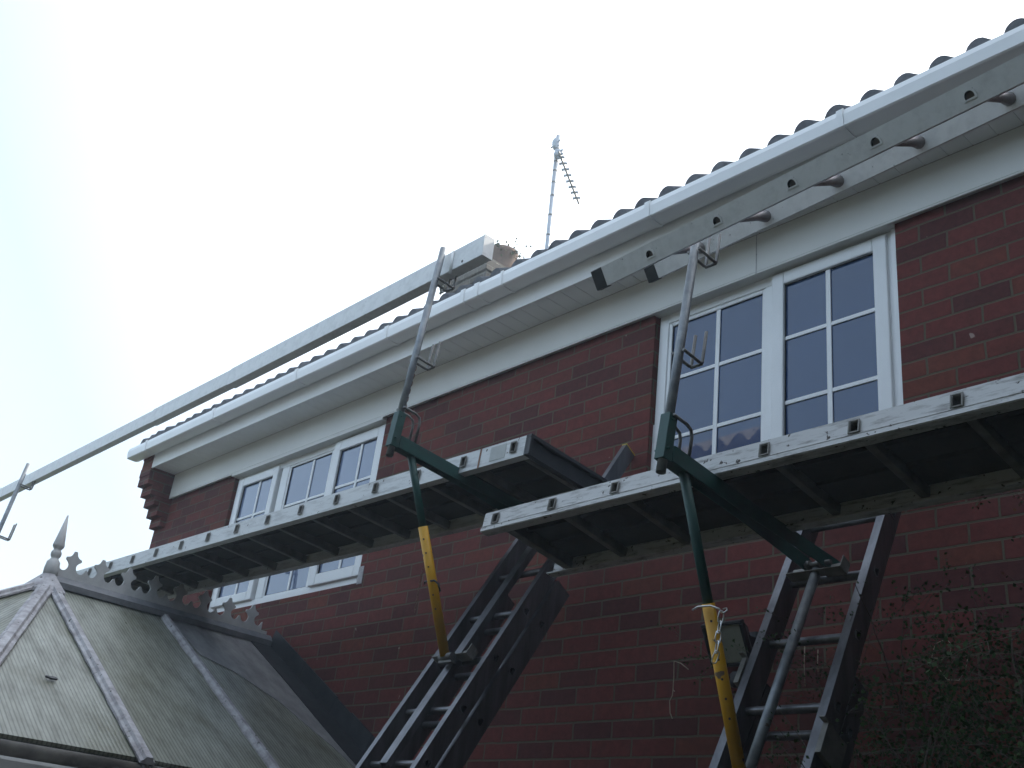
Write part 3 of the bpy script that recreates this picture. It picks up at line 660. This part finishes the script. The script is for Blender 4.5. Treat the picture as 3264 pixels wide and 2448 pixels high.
# ------------------------------------------------------------------ scaffold brackets
def bracket(X, yb, zb, tilt, post_h, arm_len, hooks, foot, joint, LF, label, backbone, hookpos, visible_hinge=True):
    # local frame: x across, y towards the wall (sloping down), z up the post
    t = R(tilt); F = frame((X, yb, zb), (1, 0, 0), (0, math.cos(t), -math.sin(t)), (0, math.sin(t), math.cos(t)))
    root = thing('scaffold_bracket', label, 'scaffold bracket', 'green and yellow scaffold brackets hooked on the ladders', (X, yb, zb)); root.matrix_world = Matrix.Translation((X, yb, zb)); bpy.context.view_layer.update()
    P = []
    m = MB()                                  # hollow grey post
    n = 16; ro, ri = 0.0150, 0.0120
    m.lathe([(ri, 0.03), (ri, 0.0), (ro, 0.0), (ro, post_h), (ri, post_h), (ri, post_h - .03)], (0, 0, 0), n, F); m.build('post', steel, root)
    m = MB(); m.box((-.0185, -.0185, .040), (.0185, .0185, .195), F)
    m.tube([(-.029, -.006, .075), (.029, -.006, .075)], .005, 8, F); m.tube([(-.023, -.003, .175), (.023, -.003, .175)], .004, 8, F)
    m.build('sleeve', green, root, bevel=.004)
    m = MB()                                  # arm: channel that opens into a fork at the ladder end
    m.box((-.023, .019, .042), (-.018, arm_len * .45, .096), F); m.box((.018, .019, .042), (.023, arm_len * .45, .096), F)
    m.box((-.018, .019, .090), (.018, arm_len * .62, .0955), F); m.box((-.018, .019, .0425), (.018, .10, .046), F)
    for sx in (-1, 1):
        ya_, yb_ = arm_len * .45, arm_len - (.0 if sx > 0 else .055)
        m.hexa([F @ V(q) for q in ((sx * .0225, ya_, .042), (sx * .0175, ya_, .042), (sx * .041, yb_, .042), (sx * .046, yb_, .042), (sx * .0225, ya_, .0955), (sx * .0175, ya_, .0955), (sx * .041, yb_, .092), (sx * .046, yb_, .092))])
    m.build('arm', green, root, bevel=.002)
    # strut: green inner tube, yellow outer tube with adjustment holes
    top = F @ V((0, .10, .045)); foot = V(foot); ax = (foot - top); Ls = ax.length; ax = ax.normalized()
    jt = top + ax * joint
    m = MB(); m.tube([top - ax * .03, jt + ax * .06], .0155, 14)
    for k in range(2): m.tube([jt - ax * (.09 + .12 * k) + V((-.0178, 0, 0)), jt - ax * (.09 + .12 * k) + V((.0178, 0, 0))], .004, 8)
    st = m.build('strut_tube', green, root)
    m = MB(); m.tube([jt, foot], .0195, 18); ys = m.build('strut', yellow, root)
    for k in range(6):
        q = jt + ax * (.05 + .055 * k)
        m = MB(); sd = V((.55, -.8, -.2)).normalized(); sd = (sd - ax * sd.dot(ax)).normalized(); m.tube([q + sd * .017, q + sd * .0200], .0036, 10); m.build('pin_hole', bark, ys)
    m = MB(); q = jt + ax * .235; m.tube([q + V((-.04, -.012, .01)), q + V((-.03, -.02, .015)), q + V((.03, -.02, .012)), q + V((.045, -.01, .0)), q + V((.052, .0, -.03))], .004, 8)
    if joint < .35: m.build('locking_pin', black_m, ys)
    else: m.bm.free()
    # foot, hinge bolts and rung hooks
    m = MB(); m.tube([foot + V((-.03, .004, -.004)), foot + V((.045, .004, -.004))], .017, 12); m.box((-.026, -.008, -.028), (.05, .022, -.0195), Matrix.Translation(foot)); m.build('foot_pivot', hook_m, root)
    # backbone lying on the ladder rungs
    s0, s1, bx = backbone
    m = MB()
    if visible_hinge: m.tube([LF @ V((bx, s0, .012)), LF @ V((bx, s1, .012))], .0165, 14)
    else:
        m.box((bx - .022, s0, .0), (bx + .022, s1, .004), LF); m.box((bx - .022, s0, -.024), (bx - .018, s1, -.0005), LF); m.box((bx + .018, s0, -.024), (bx + .022, s1, -.0005), LF)
    m.build('backbone', steel if visible_hinge else alu, root)
    for hs in hookpos:
        m = MB(); w0, w1 = bx - .105, bx + .105
        m.box((w0, hs - .030, .0), (w1, hs - .0265, .034), LF); m.box((w0, hs - .0262, -.012), (w0 + .09, hs + .018, .003), LF); m.box((w1 - .075, hs - .0262, -.012), (w1, hs + .018, .003), LF); m.box((w1 - .004, hs - .0262, .0035), (w1, hs + .02, .034), LF)
        m.build('rung_hook', member_m, root, bevel=.001)
    m = MB(); q = LF @ V((bx, s1 - .02, .03)); m.tube([q + V((-.05, 0, 0)), q + V((.06, 0, 0))], .009, 10); m.tube([q + V((-.03, 0, 0)), q + V((-.018, 0, 0))], .016, 8); m.tube([q + V((.018, 0, 0)), q + V((.03, 0, 0))], .016, 8); m.build('hinge_bolt', hook_m, root)
    for (h, kind) in hooks:
        r_ = .0054; e = .088; s_ = .0165 + r_
        m = MB()
        if kind == 'up':
            for sx in (-1, 1):
                m.tube([(sx * s_, -.006, h), (sx * s_, e - .01, h), (sx * s_, e, h + .004), (sx * s_, e, h + .014), (sx * s_, e, h + .125)], r_, 8, F)
            m.tube([(-s_, e, h), (s_, e, h)], r_, 8, F)
        else:
            for sx in (-1, 1):
                m.tube([(sx * s_, -.006, h), (sx * s_, e - .03, h), (sx * s_, e - .008, h - .008), (sx * s_, e, h - .03), (sx * s_, e, .097)], r_, 8, F)
        m.build('rail_hook', hook_m, root)
    unparent_fix(root); return root
brL = bracket(-0.06, -1.217, 3.168, 5.2, 1.03, 0.83, [(.455, 'up'), (.860, 'up'), (.215, 'down')], (-0.06, -0.800, 2.475), 0.285, FL, 'green and yellow bracket under the pale board, foot of its yellow tube between ladder stiles',
              (1.98 / kL + .07, 3.10 / kL, 0.160), [2.491 / kL], visible_hinge=False)
brR = bracket(1.34, -1.207, 2.808, 7.3, 0.885, 0.90, [(.428, 'up'), (.835, 'up'), (.190, 'down')], (1.34, -0.775, 1.985), 0.385, FR, 'green and yellow bracket whose post stands in front of the two light window',
              (1.93 / kR, 2.765 / kR, 0.160), [2.747 / kR])
brF = bracket(-4.86, -1.245, 3.168, 5.2, 1.03, 0.83, [(.455, 'up'), (.860, 'up'), (.215, 'down')], (-4.86, -0.80, 2.475), 0.285, FF, 'grey post of the bracket cut by the left edge of the photo',
              (1.98 / kL + .07, 3.10 / kL, 0.160), [2.491 / kL], visible_hinge=False)

# ------------------------------------------------------------------ staging boards
def staging(label, o, d, tilt, Lg, W, H, socks, sw, sh, zs, mat, ribs, gap=None, sticker=None, endcap=False):
    d = V(d).normalized(); t = R(tilt); iny = V((-d.y, d.x, 0)).normalized()
    iny = (iny * math.cos(t) - V((0, 0, 1)) * math.sin(t)).normalized(); up = d.cross(iny).normalized()
    F = frame(o, d, iny, up)
    root = thing('staging_board', label, 'staging board', 'aluminium staging boards laid on the brackets', o); root.matrix_world = Matrix.Translation(o); bpy.context.view_layer.update()
    def side(y0, sg, nm, m_):
        mb = MB(); t_ = .004; ya, yb_ = (y0, y0 + t_ * sg) if sg > 0 else (y0 - t_, y0)
        cur = 0
        cuts = list(socks)
        for s in cuts:
            mb.box((cur, ya, 0), (s - sw / 2, yb_, H), F)
            mb.box((s - sw / 2, ya, 0), (s + sw / 2, yb_, zs - sh / 2), F); mb.box((s - sw / 2, ya, zs + sh / 2), (s + sw / 2, yb_, H), F); cur = s + sw / 2
        mb.box((cur, ya, 0), (Lg, yb_, H), F)
        f0, f1 = (y0 + t_, y0 + .035) if sg > 0 else (y0 - .035, y0 - t_)
        mb.box((0, f0, 0), (Lg, f1, .004), F); mb.box((0, f0, H - .004), (Lg, f1, H), F)
        if ribs:
            mb.box((0, ya - .004 if sg > 0 else yb_, .002), (Lg, ya if sg > 0 else yb_ + .004, .016), F)
            mb.box((0, ya - .0025 if sg > 0 else yb_, .021), (Lg, ya if sg > 0 else yb_ + .0025, .0235), F)
        return mb.build(nm, m_, root)
    fs = side(0, 1, 'side_rail', mat); side(W, -1, 'side_rail', mat)
    d0 = .100 if ribs else .002
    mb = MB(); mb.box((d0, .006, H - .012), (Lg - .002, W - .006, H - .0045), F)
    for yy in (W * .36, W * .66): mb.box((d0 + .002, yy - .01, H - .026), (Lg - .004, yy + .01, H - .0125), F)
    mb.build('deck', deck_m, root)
    for s in socks:
        mb = MB(); t_ = .0025
        a0, a1, b0, b1 = s - sw / 2, s + sw / 2, zs - sh / 2, zs + sh / 2
        y0_, y1_ = -.004, W + .004
        mb.box((a0, y0_, b0), (a0 + t_, y1_, b1), F); mb.box((a1 - t_, y0_, b0), (a1, y1_, b1), F)
        mb.box((a0 + t_, y0_, b0), (a1 - t_, y1_, b0 + t_), F); mb.box((a0 + t_, y0_, b1 - t_), (a1 - t_, y1_, b1), F)
        c = mb.build('cross_member', member_m, root, bevel=.0008)
        for yy in (-.0075, W + .0035):
            rg = MB(); k = .005
            rg.box((a0 - k, yy, b0 - k), (a0 + .001, yy + .004, b1 + k), F); rg.box((a1 - .001, yy, b0 - k), (a1 + k, yy + .004, b1 + k), F)
            rg.box((a0 + .001, yy, b0 - k), (a1 - .001, yy + .004, b0 + .001), F); rg.box((a0 + .001, yy, b1 - .001), (a1 - .001, yy + .004, b1 + k), F)
            rg.build('collar', member_m, c, bevel=.002)
    if endcap:
        mb = MB(); mb.box((Lg, -.002, -.001), (Lg + .012, W + .002, H + .002), F); mb.box((Lg + .012, -.002, H - .014), (Lg + .03, W + .002, H + .002), F)
        mb.box((Lg + .012, -.002, -.001), (Lg + .03, .012, H - .0145), F); mb.box((Lg + .012, -.002 + .0145, -.001), (Lg + .026, W + .002, .004), F)
        mb.build('end_cap', black_m, root, bevel=.002)
    else:
        if ribs:
            mb = MB(); mb.box((d0 - .004, .0045, .012), (d0 - .0005, W - .0045, H - .001), F); mb.box((d0 - .004, .0045, .008), (d0 + .03, W - .0045, .0115), F); mb.build('end_member', member_m, root)
        else:
            mb = MB(); mb.box((-.006, 0, 0), (-.0005, W, H), F); mb.build('end_plate', mat, root)
    if gap is not None:
        mb = MB(); mb.box((gap, -.0015, -.002), (gap + .009, -.0003, H + .001), F); mb.build('gap_strip', bud_m, root)  # russet strip drawn in place of an open gap showing brick
    if sticker:
        mb = MB(); mb.box((sticker[0], -.0015, .014), (sticker[1], -.0003, H - .010), F); mb.build('label_plate', sticker_m, root)
    unparent_fix(root); return root
# far board, from the left bracket's neighbour to its free right hand end
fo = V((-5.25, -0.977, 3.203)); fe = V((0.345, -0.873, 3.2075)); fd = fe - fo; fL = fd.length
xs_f = [0.283 - 0.2985 * k for k in range(19)]
socks = sorted([(x - fo.x) for x in xs_f if x > fo.x + .05])
staging('long pale staging board crossing in front of the three light window', fo, fd, 4.8, fL, 0.45, 0.087, socks, 0.026, 0.040, 0.047, board_alu, False, gap=0.078 - fo.x, sticker=(0.145 - fo.x, 0.235 - fo.x), endcap=True)
no = V((0.272, -0.975, 2.871)); nL = 3.6
socks = [0.070 + 0.298 * k for k in range(12)]
staging('grimy scratched staging board running out of the right edge of the photo', no, (1, 0.0, 0.006), 9.3, nL, 0.397, 0.080, socks, 0.027, 0.034, 0.045, board_alu2, True)

# ------------------------------------------------------------------ guard rails
beam = thing('guard_rail', 'grey telescopic box beam held by the hooks of two posts against the sky', 'guard rail', None, (-2.4, -1.1, 4.08))
beam.matrix_world = Matrix.Translation((-2.4, -1.1, 4.08)); bpy.context.view_layer.update()
def beam_sec(x0, x1, h, wd, z0, z1_, nm='rail_section'):
    a = V((x0, -1.120 + wd * 0, z0)); b = V((x1, -1.120, z1_)); d = (b - a).normalized(); F = frame(a, d, V((0, 1, 0)), d.cross(V((0, 1, 0)))); Lg = (b - a).length
    mb = MB(); y0 = (0.055 - wd) / 2 + .028
    mb.box((0, y0, -h / 2), (Lg, y0 + wd, h / 2), F); return mb.build(nm, alu_rail, beam, bevel=.003)
beam_sec(-5.9, -2.90, 0.088, 0.046, 4.122, 4.120)
beam_sec(-2.93, -1.945, 0.096, 0.050, 4.119, 4.119)
s1 = beam_sec(-1.965, 0.180, 0.104, 0.055, 4.117, 4.136)
mb = MB(); mb.box((0.178, -1.093, 4.083), (0.184, -1.036, 4.189)); mb.build('end_plate', alu_rail, s1)
mb = MB(); mb.tube([(0.05, -1.0935, 4.102), (0.05, -1.088, 4.102)], .006, 10); mb.build('bolt', black_m, s1)
mb = MB(); mb.tube([(-0.02, -1.097, 4.06), (-0.02, -1.097, 4.175)], .007, 8); mb.tube([(-0.02, -1.097, 4.175), (-0.02, -1.03, 4.182)], .007, 8); mb.build('strap', alu_rail, s1)
unparent_fix(beam)
rail = thing('guard_rail', 'spare aluminium ladder laid flat as a guard rail below the gutter', 'ladder', None, (1.4, -1.1, 3.7))
rail.matrix_world = Matrix.Translation((1.4, -1.1, 3.7)); bpy.context.view_layer.update()
dl = V((1, 0, .061)).normalized(); rv = V((0, .27, .168)).normalized(); nr = rv.cross(dl).normalized()
if nr.z < 0: nr = -nr
# local: x across (front to rear), y along, z depth
F = frame(V((0.955, -1.172, 3.627)) + nr * .033, rv, dl, nr)
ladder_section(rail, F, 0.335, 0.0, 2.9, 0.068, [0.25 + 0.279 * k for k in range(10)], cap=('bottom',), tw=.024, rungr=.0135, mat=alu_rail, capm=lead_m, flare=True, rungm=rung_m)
unparent_fix(rail)

# ------------------------------------------------------------------ chains
def chain(pts, name, label, mat, lk=.036, wd=.015, wr=.0019, extra=None):
    root = thing(name, label, 'chain', None, pts[0]); root.matrix_world = Matrix.Translation(pts[0]); bpy.context.view_layer.update()
    pts = [V(p) for p in pts]; seg = []; tot = sum((pts[i + 1] - pts[i]).length for i in range(len(pts) - 1)); step = lk * .80
    n = max(2, int(tot / step))
    def at(s):
        for i in range(len(pts) - 1):
            l_ = (pts[i + 1] - pts[i]).length
            if s <= l_ or i == len(pts) - 2: return pts[i] + (pts[i + 1] - pts[i]).normalized() * s, (pts[i + 1] - pts[i]).normalized()
            s -= l_
    for k in range(n):
        c, d = at(step * (k + .5)); a = V((.68, .72, .1)); a = (a - d * a.dot(d)).normalized()
        if k % 2: a = d.cross(a) * .85 + a * .3; a.normalize()
        mb = MB(); loop = []
        for q in range(13):
            t_ = 2 * math.pi * q / 12; ct, s_ = math.cos(t_), math.sin(t_)
            loop.append(c + d * ((lk / 2 - wd / 2) * (1 if s_ > 0.01 else -1 if s_ < -0.01 else 0) + s_ * wd / 2) + a * ct * wd / 2)
        mb.tube(loop, wr, 6, cap=False); mb.build('link', mat, root)
    if extra: extra(root)
    unparent_fix(root); return root
def pin(root):
    mb = MB(); mb.tube([(1.305, -0.992, 2.458), (1.33, -0.998, 2.463), (1.364, -0.985, 2.466), (1.384, -0.972, 2.458), (1.392, -.968, 2.448)], .0032, 8)
    mb.tube([(1.392, -.97, 2.447), (1.404, -.972, 2.444), (1.414, -.971, 2.451), (1.409, -.968, 2.458), (1.396, -.967, 2.457)], .0025, 6); mb.build('pin', chain_m, root)
chain([(1.395, -0.972, 2.447), (1.391, -0.972, 2.42), (1.386, -0.975, 2.36), (1.381, -0.975, 2.32), (1.366, -0.975, 2.283)], 'chain', 'bright steel link chain hanging from the yellow tube beside the floodlight', chain_m, extra=pin)
chain([(-0.088, -0.95, 2.79), (-0.092, -0.95, 2.74), (-0.094, -0.95, 2.67), (-0.098, -0.95, 2.60)], 'chain', 'thin rusty chain hanging beside the left yellow tube', rust_m, .016, .006, .0012)
chain([(-0.145, -1.105, 3.640), (-0.163, -1.105, 3.52), (-0.177, -1.105, 3.40), (-0.176, -1.105, 3.30)], 'chain', 'thin rusty chain dangling behind the left grey post', rust_m, .022, .008, .0016)

# ------------------------------------------------------------------ floodlight on the wall
fl = thing('floodlight', 'black security floodlight on the wall behind the right yellow tube', 'floodlight', None, (0.78, 0, 2.6))
fl.matrix_world = Matrix.Translation((0.78, 0, 2.6)); bpy.context.view_layer.update()
F = frame((0.765, -0.085, 2.625), (1, 0, 0), (0, math.cos(R(28)), math.sin(R(28))), (0, -math.sin(R(28)), math.cos(R(28))))
mb = MB()
for a, b in (((-.095, -.035, -.085), (.095, -.012, -.072)), ((-.095, -.035, .072), (.095, -.012, .085)), ((-.095, -.035, -.072), (-.080, -.012, .072)), ((.080, -.035, -.072), (.095, -.012, .072))): mb.box(a, b, F)
mb.hexa([F @ V(q) for q in ((-.090, -.012, -.08), (.090, -.012, -.08), (.06, .05, -.045), (-.06, .05, -.045), (-.090, -.012, .08), (.090, -.012, .08), (.06, .05, .045), (-.06, .05, .045))])
mb.build('housing', black_m, fl, bevel=.004)
mb = MB(); mb.box((-.0795, -.026, -.0715), (.0795, -.0125, .0715), F); mb.build('lamp_glass', lampglass, fl, bevel=.003)
mb = MB(); mb.box((.70, -.012, 2.57), (.83, -.0005, 2.68)); mb.box((.69, -.085, 2.61), (.698, -.012, 2.65)); mb.box((.832, -.085, 2.61), (.84, -.012, 2.65)); mb.build('mounting', black_m, fl)
mb = MB(); mb.lathe([(.005, 0), (.026, .004), (.030, .02), (.028, .05), (.02, .06)], (.79, -.07, 2.455), 14); mb.tube([(.79, -.05, 2.515), (.785, -.03, 2.56)], .012, 8); mb.build('sensor', black_m, fl)
unparent_fix(fl)

# ------------------------------------------------------------------ television aerial
ae = thing('tv_aerial', 'television aerial on a tall banded mast above the roof tiles', 'aerial', None, (-4.03, 3.0, 6.6)); ae.matrix_world = Matrix.Translation((-4.03, 3.0, 6.6)); bpy.context.view_layer.update()
mb = MB(); mb.tube([(-4.04, 3.0, 6.3), (-4.105, 3.0, 9.53)], .026, 12); mb.build('mast', mast_m, ae)
for z in (7.2, 7.9, 8.16, 8.42, 8.68, 8.86, 9.02, 9.15, 9.33):
    mb = MB(); xx = -4.04 - .065 * (z - 6.3) / 3.23; mb.tube([(xx, 3, z), (xx, 3, z + .022)], .0275, 12); mb.build('band', hook_m, ae)
bd = V((-.504, .864, 0)).normalized(); bp = V((.864, .504, 0)).normalized()
b0 = V((-3.965, 2.93, 9.155))
mb = MB(); mb.tube([b0 - bd * .05, b0 + bd * .92], .010, 6, square=True)
mb.build('boom', hook_m, ae)
mb = MB(); mb.lathe([(.012, -.045), (.045, -.04), (.055, 0), (.045, .045), (.02, .06)], (-4.035, 2.97, 9.215), 8); mb.tube([(-4.09, 3.0, 9.21), b0 + V((-.01, 0, .02))], .022, 8); mb.tube([(-4.0, 2.97, 9.20), (-3.945, 2.95, 9.17)], .014, 6); mb.tube([(-4.02, 2.97, 9.24), (-3.96, 2.96, 9.24)], .012, 6); mb.build('clamp', mast_m, ae)
for k in range(8):
    c = b0 + bd * (.05 + .108 * k); mb = MB(); q = .046
    for s1_, s2_ in ((1, 1), (-1, 1)):
        mb.tube([c - bp * q * s1_ - V((0, 0, .016 * s2_)), c, c + bp * q * s1_ + V((0, 0, -.010 * s2_))], .007, 5)
    mb.tube([c - bp * q, c + bp * q], .015, 6); mb.build('element', mast_m, ae)
mb = MB(); c = V((-4.06, 2.98, 9.26)); mb.tube([c - bp * .25 + V((0, 0, -.06)), c - bp * .24, c - bp * .05], .004, 5); mb.tube([c + bp * .12, c + bp * .31, c + bp * .312 + V((0, 0, -.02))], .004, 5); mb.build('dipole', mast_m, ae)
mb = MB(); c = V((-4.125, 2.99, 9.42)); mb.lathe([(.02, -.08), (.038, -.03), (.045, .02), (.034, .055), (.02, .08)], c, 7)
for k in range(6):
    a = k * 1.05 + .3; mb.tube([c + V((.03 * math.cos(a), 0, .03 * math.sin(a))), c + V((.075 * math.cos(a), .0, .075 * math.sin(a)))], .010, 6)
mb.tube([c, c - bp * .11], .004, 5); mb.build('reflector', mast_m, ae)
unparent_fix(ae)

# ------------------------------------------------------------------ wall shrub, lower right
sh = thing('wall_shrub', 'dark straggly small leaved shrub against the wall at the lower right', 'shrub', None, (2.2, -0.5, 0)); sh.matrix_world = Matrix.Translation((2.2, -0.5, 0)); bpy.context.view_layer.update()
br = random.Random(21); st = MB(); lv = MB(); bd_ = MB(); nleaf = 0
def leaf(mb, p, s, r_):
    n_ = V((r_.gauss(0, 1), r_.gauss(0, 1), r_.gauss(0, 1) + .6)).normalized(); a = n_.orthogonal().normalized(); a = (Matrix.Rotation(r_.uniform(0, 6.28), 3, n_) @ a); b = n_.cross(a)
    mb.quad([p, p + a * s * .5 + b * s * .38, p + a * s * 1.1, p + a * s * .5 - b * s * .38])
def wand(p, d, ln, r0, depth):
    pts = [p]; q = p; n = max(5, int(ln / .06)); dd = d.normalized()
    for i in range(n):
        dd = (dd + V((br.gauss(0, .13), br.gauss(0, .10), br.gauss(-.02, .10)))).normalized()
        q = q + dd * ln / n
        if q.y > -.03: q.y = -.03; dd.y = -abs(dd.y) * .5
        pts.append(q.copy())
    st.tube(pts, [r0 * (1 - .75 * i / n) + .0006 for i in range(n + 1)], 5, cap=False)
    for i, w_ in enumerate(pts[2:], 2):
        if depth < 3 and br.random() < (.62 if depth == 0 else .55):
            sd = V((br.gauss(0, .9), br.gauss(0, .5), br.gauss(.1, .6)))
            wand(w_, (dd * .6 + sd), ln * br.uniform(.28, .5), r0 * (1 - .7 * i / n) * .6, depth + 1)
        if depth > 0:
            for k in range(br.choice((2, 3, 4, 5))):
                pp = w_ + V((br.gauss(0, .012), br.gauss(0, .012), br.gauss(0, .012)))
                leaf(bd_ if (pp.z > 2.66 and pp.x > 1.9 and br.random() < .5) else lv, pp, br.uniform(.007, .014), br)
for k in range(58):
    a = br.uniform(-1, 1)
    base = V((2.35 + a * .45, -0.42 + br.uniform(-.2, .2), 0.0))
    tx = br.uniform(1.52, 3.3); tz = (br.uniform(1.6, 2.75) if k % 3 == 0 else br.uniform(1.4, 2.25)) if tx > 1.8 else br.uniform(1.5, 2.3)
    tgt = V((tx, br.uniform(-.75, -.10), tz)); mid = base.lerp(tgt, .55) + V((0, br.uniform(-.1, .1), .1))
    st.tube([base, base.lerp(mid, .5) + V((br.uniform(-.05, .05), 0, 0)), mid], [.014, .011, .008], 7)
    wand(mid, tgt - mid, (tgt - mid).length * 1.15, .007, 0)
for k in range(42000):
    x_ = 1.62 + 2.1 * br.random(); y_ = -.04 - .8 * br.random(); zt = min(2.72, 2.28 + .36 * (x_ - 1.5)) - .25 * abs(br.gauss(0, 1))
    z_ = zt - (zt - 1.0) * br.random() ** 1.3
    if x_ < 2.0 and br.random() < (2.0 - x_) * 2.1: continue
    cl = math.sin(x_ * 17 + z_ * 9) * math.sin(z_ * 21 - y_ * 14)
    if cl < -.1 and br.random() < .75 and z_ > 1.9: continue
    leaf(lv, V((x_, y_, z_)), br.uniform(.008, .019), br)
st.build('stem', bark, sh, recalc=False); lv.build('foliage', leaf_m, sh, recalc=False); bd_.build('young_foliage', bud_m, sh, recalc=False)
unparent_fix(sh)
def stems(name, label, cat, lines, mat, r_=.0022):
    mb = MB()
    for l_ in lines: mb.tube(l_, r_, 5)
    return tag(mb.build(name, mat), label, cat)
stems('dry_stem', 'pale dry stem dangling on the wall to the left of the floodlight', 'stem', [[(0.618, -.15, 2.519), (0.58, -.15, 2.545), (0.546, -.15, 2.556), (0.548, -.15, 2.50), (0.547, -.15, 2.446), (0.545, -.15, 2.425), (0.533, -.15, 2.405), (0.538, -.15, 2.36), (0.550, -.15, 2.338)], [(0.547, -.15, 2.446), (0.553, -.147, 2.44)]], dry_m)
stems('dry_stem', 'longer of two pale dry stems hanging between the right ladder stiles', 'stem', [[(1.133, -.15, 2.564), (1.130, -.15, 2.50), (1.134, -.15, 2.425)]], dry_m, .0018)
stems('dry_stem', 'shorter of two pale dry stems hanging between the right ladder stiles', 'stem', [[(1.186, -.15, 2.548), (1.184, -.15, 2.50), (1.186, -.15, 2.47)]], dry_m, .0016)
stems('wire_loop', 'thin curled wire loop among the shrub twigs on the right', 'wire', [[(1.716, -.3, 2.497), (1.691, -.3, 2.489), (1.678, -.3, 2.450), (1.693, -.3, 2.421), (1.722, -.3, 2.379), (1.759, -.3, 2.374), (1.78, -.3, 2.40), (1.79, -.3, 2.435)], [(1.678, -.3, 2.448), (1.71, -.3, 2.44), (1.738, -.3, 2.46), (1.742, -.3, 2.485), (1.73, -.3, 2.498)]], dry_m, .0013)

# ------------------------------------------------------------------ thin even haze volume added to imitate lens glare
hz = MB(); hz.box((-402, -402, -1.2), (402, 402, 9.9)); hz = hz.build('glare_haze', [], None)
hm = bpy.data.materials.new('glare_veil'); hm.use_nodes = True; hm.node_tree.nodes.clear()
ho = hm.node_tree.nodes.new('ShaderNodeOutputMaterial'); hv = hm.node_tree.nodes.new('ShaderNodeVolumePrincipled')
hv.inputs['Color'].default_value = (0.80, 0.92, 1.0, 1); hv.inputs['Density'].default_value = 0.0075; hv.inputs['Anisotropy'].default_value = 0.3
hm.node_tree.links.new(hv.outputs[0], ho.inputs['Volume']); hz.data.materials.append(hm)
hz['kind'] = 'stuff'
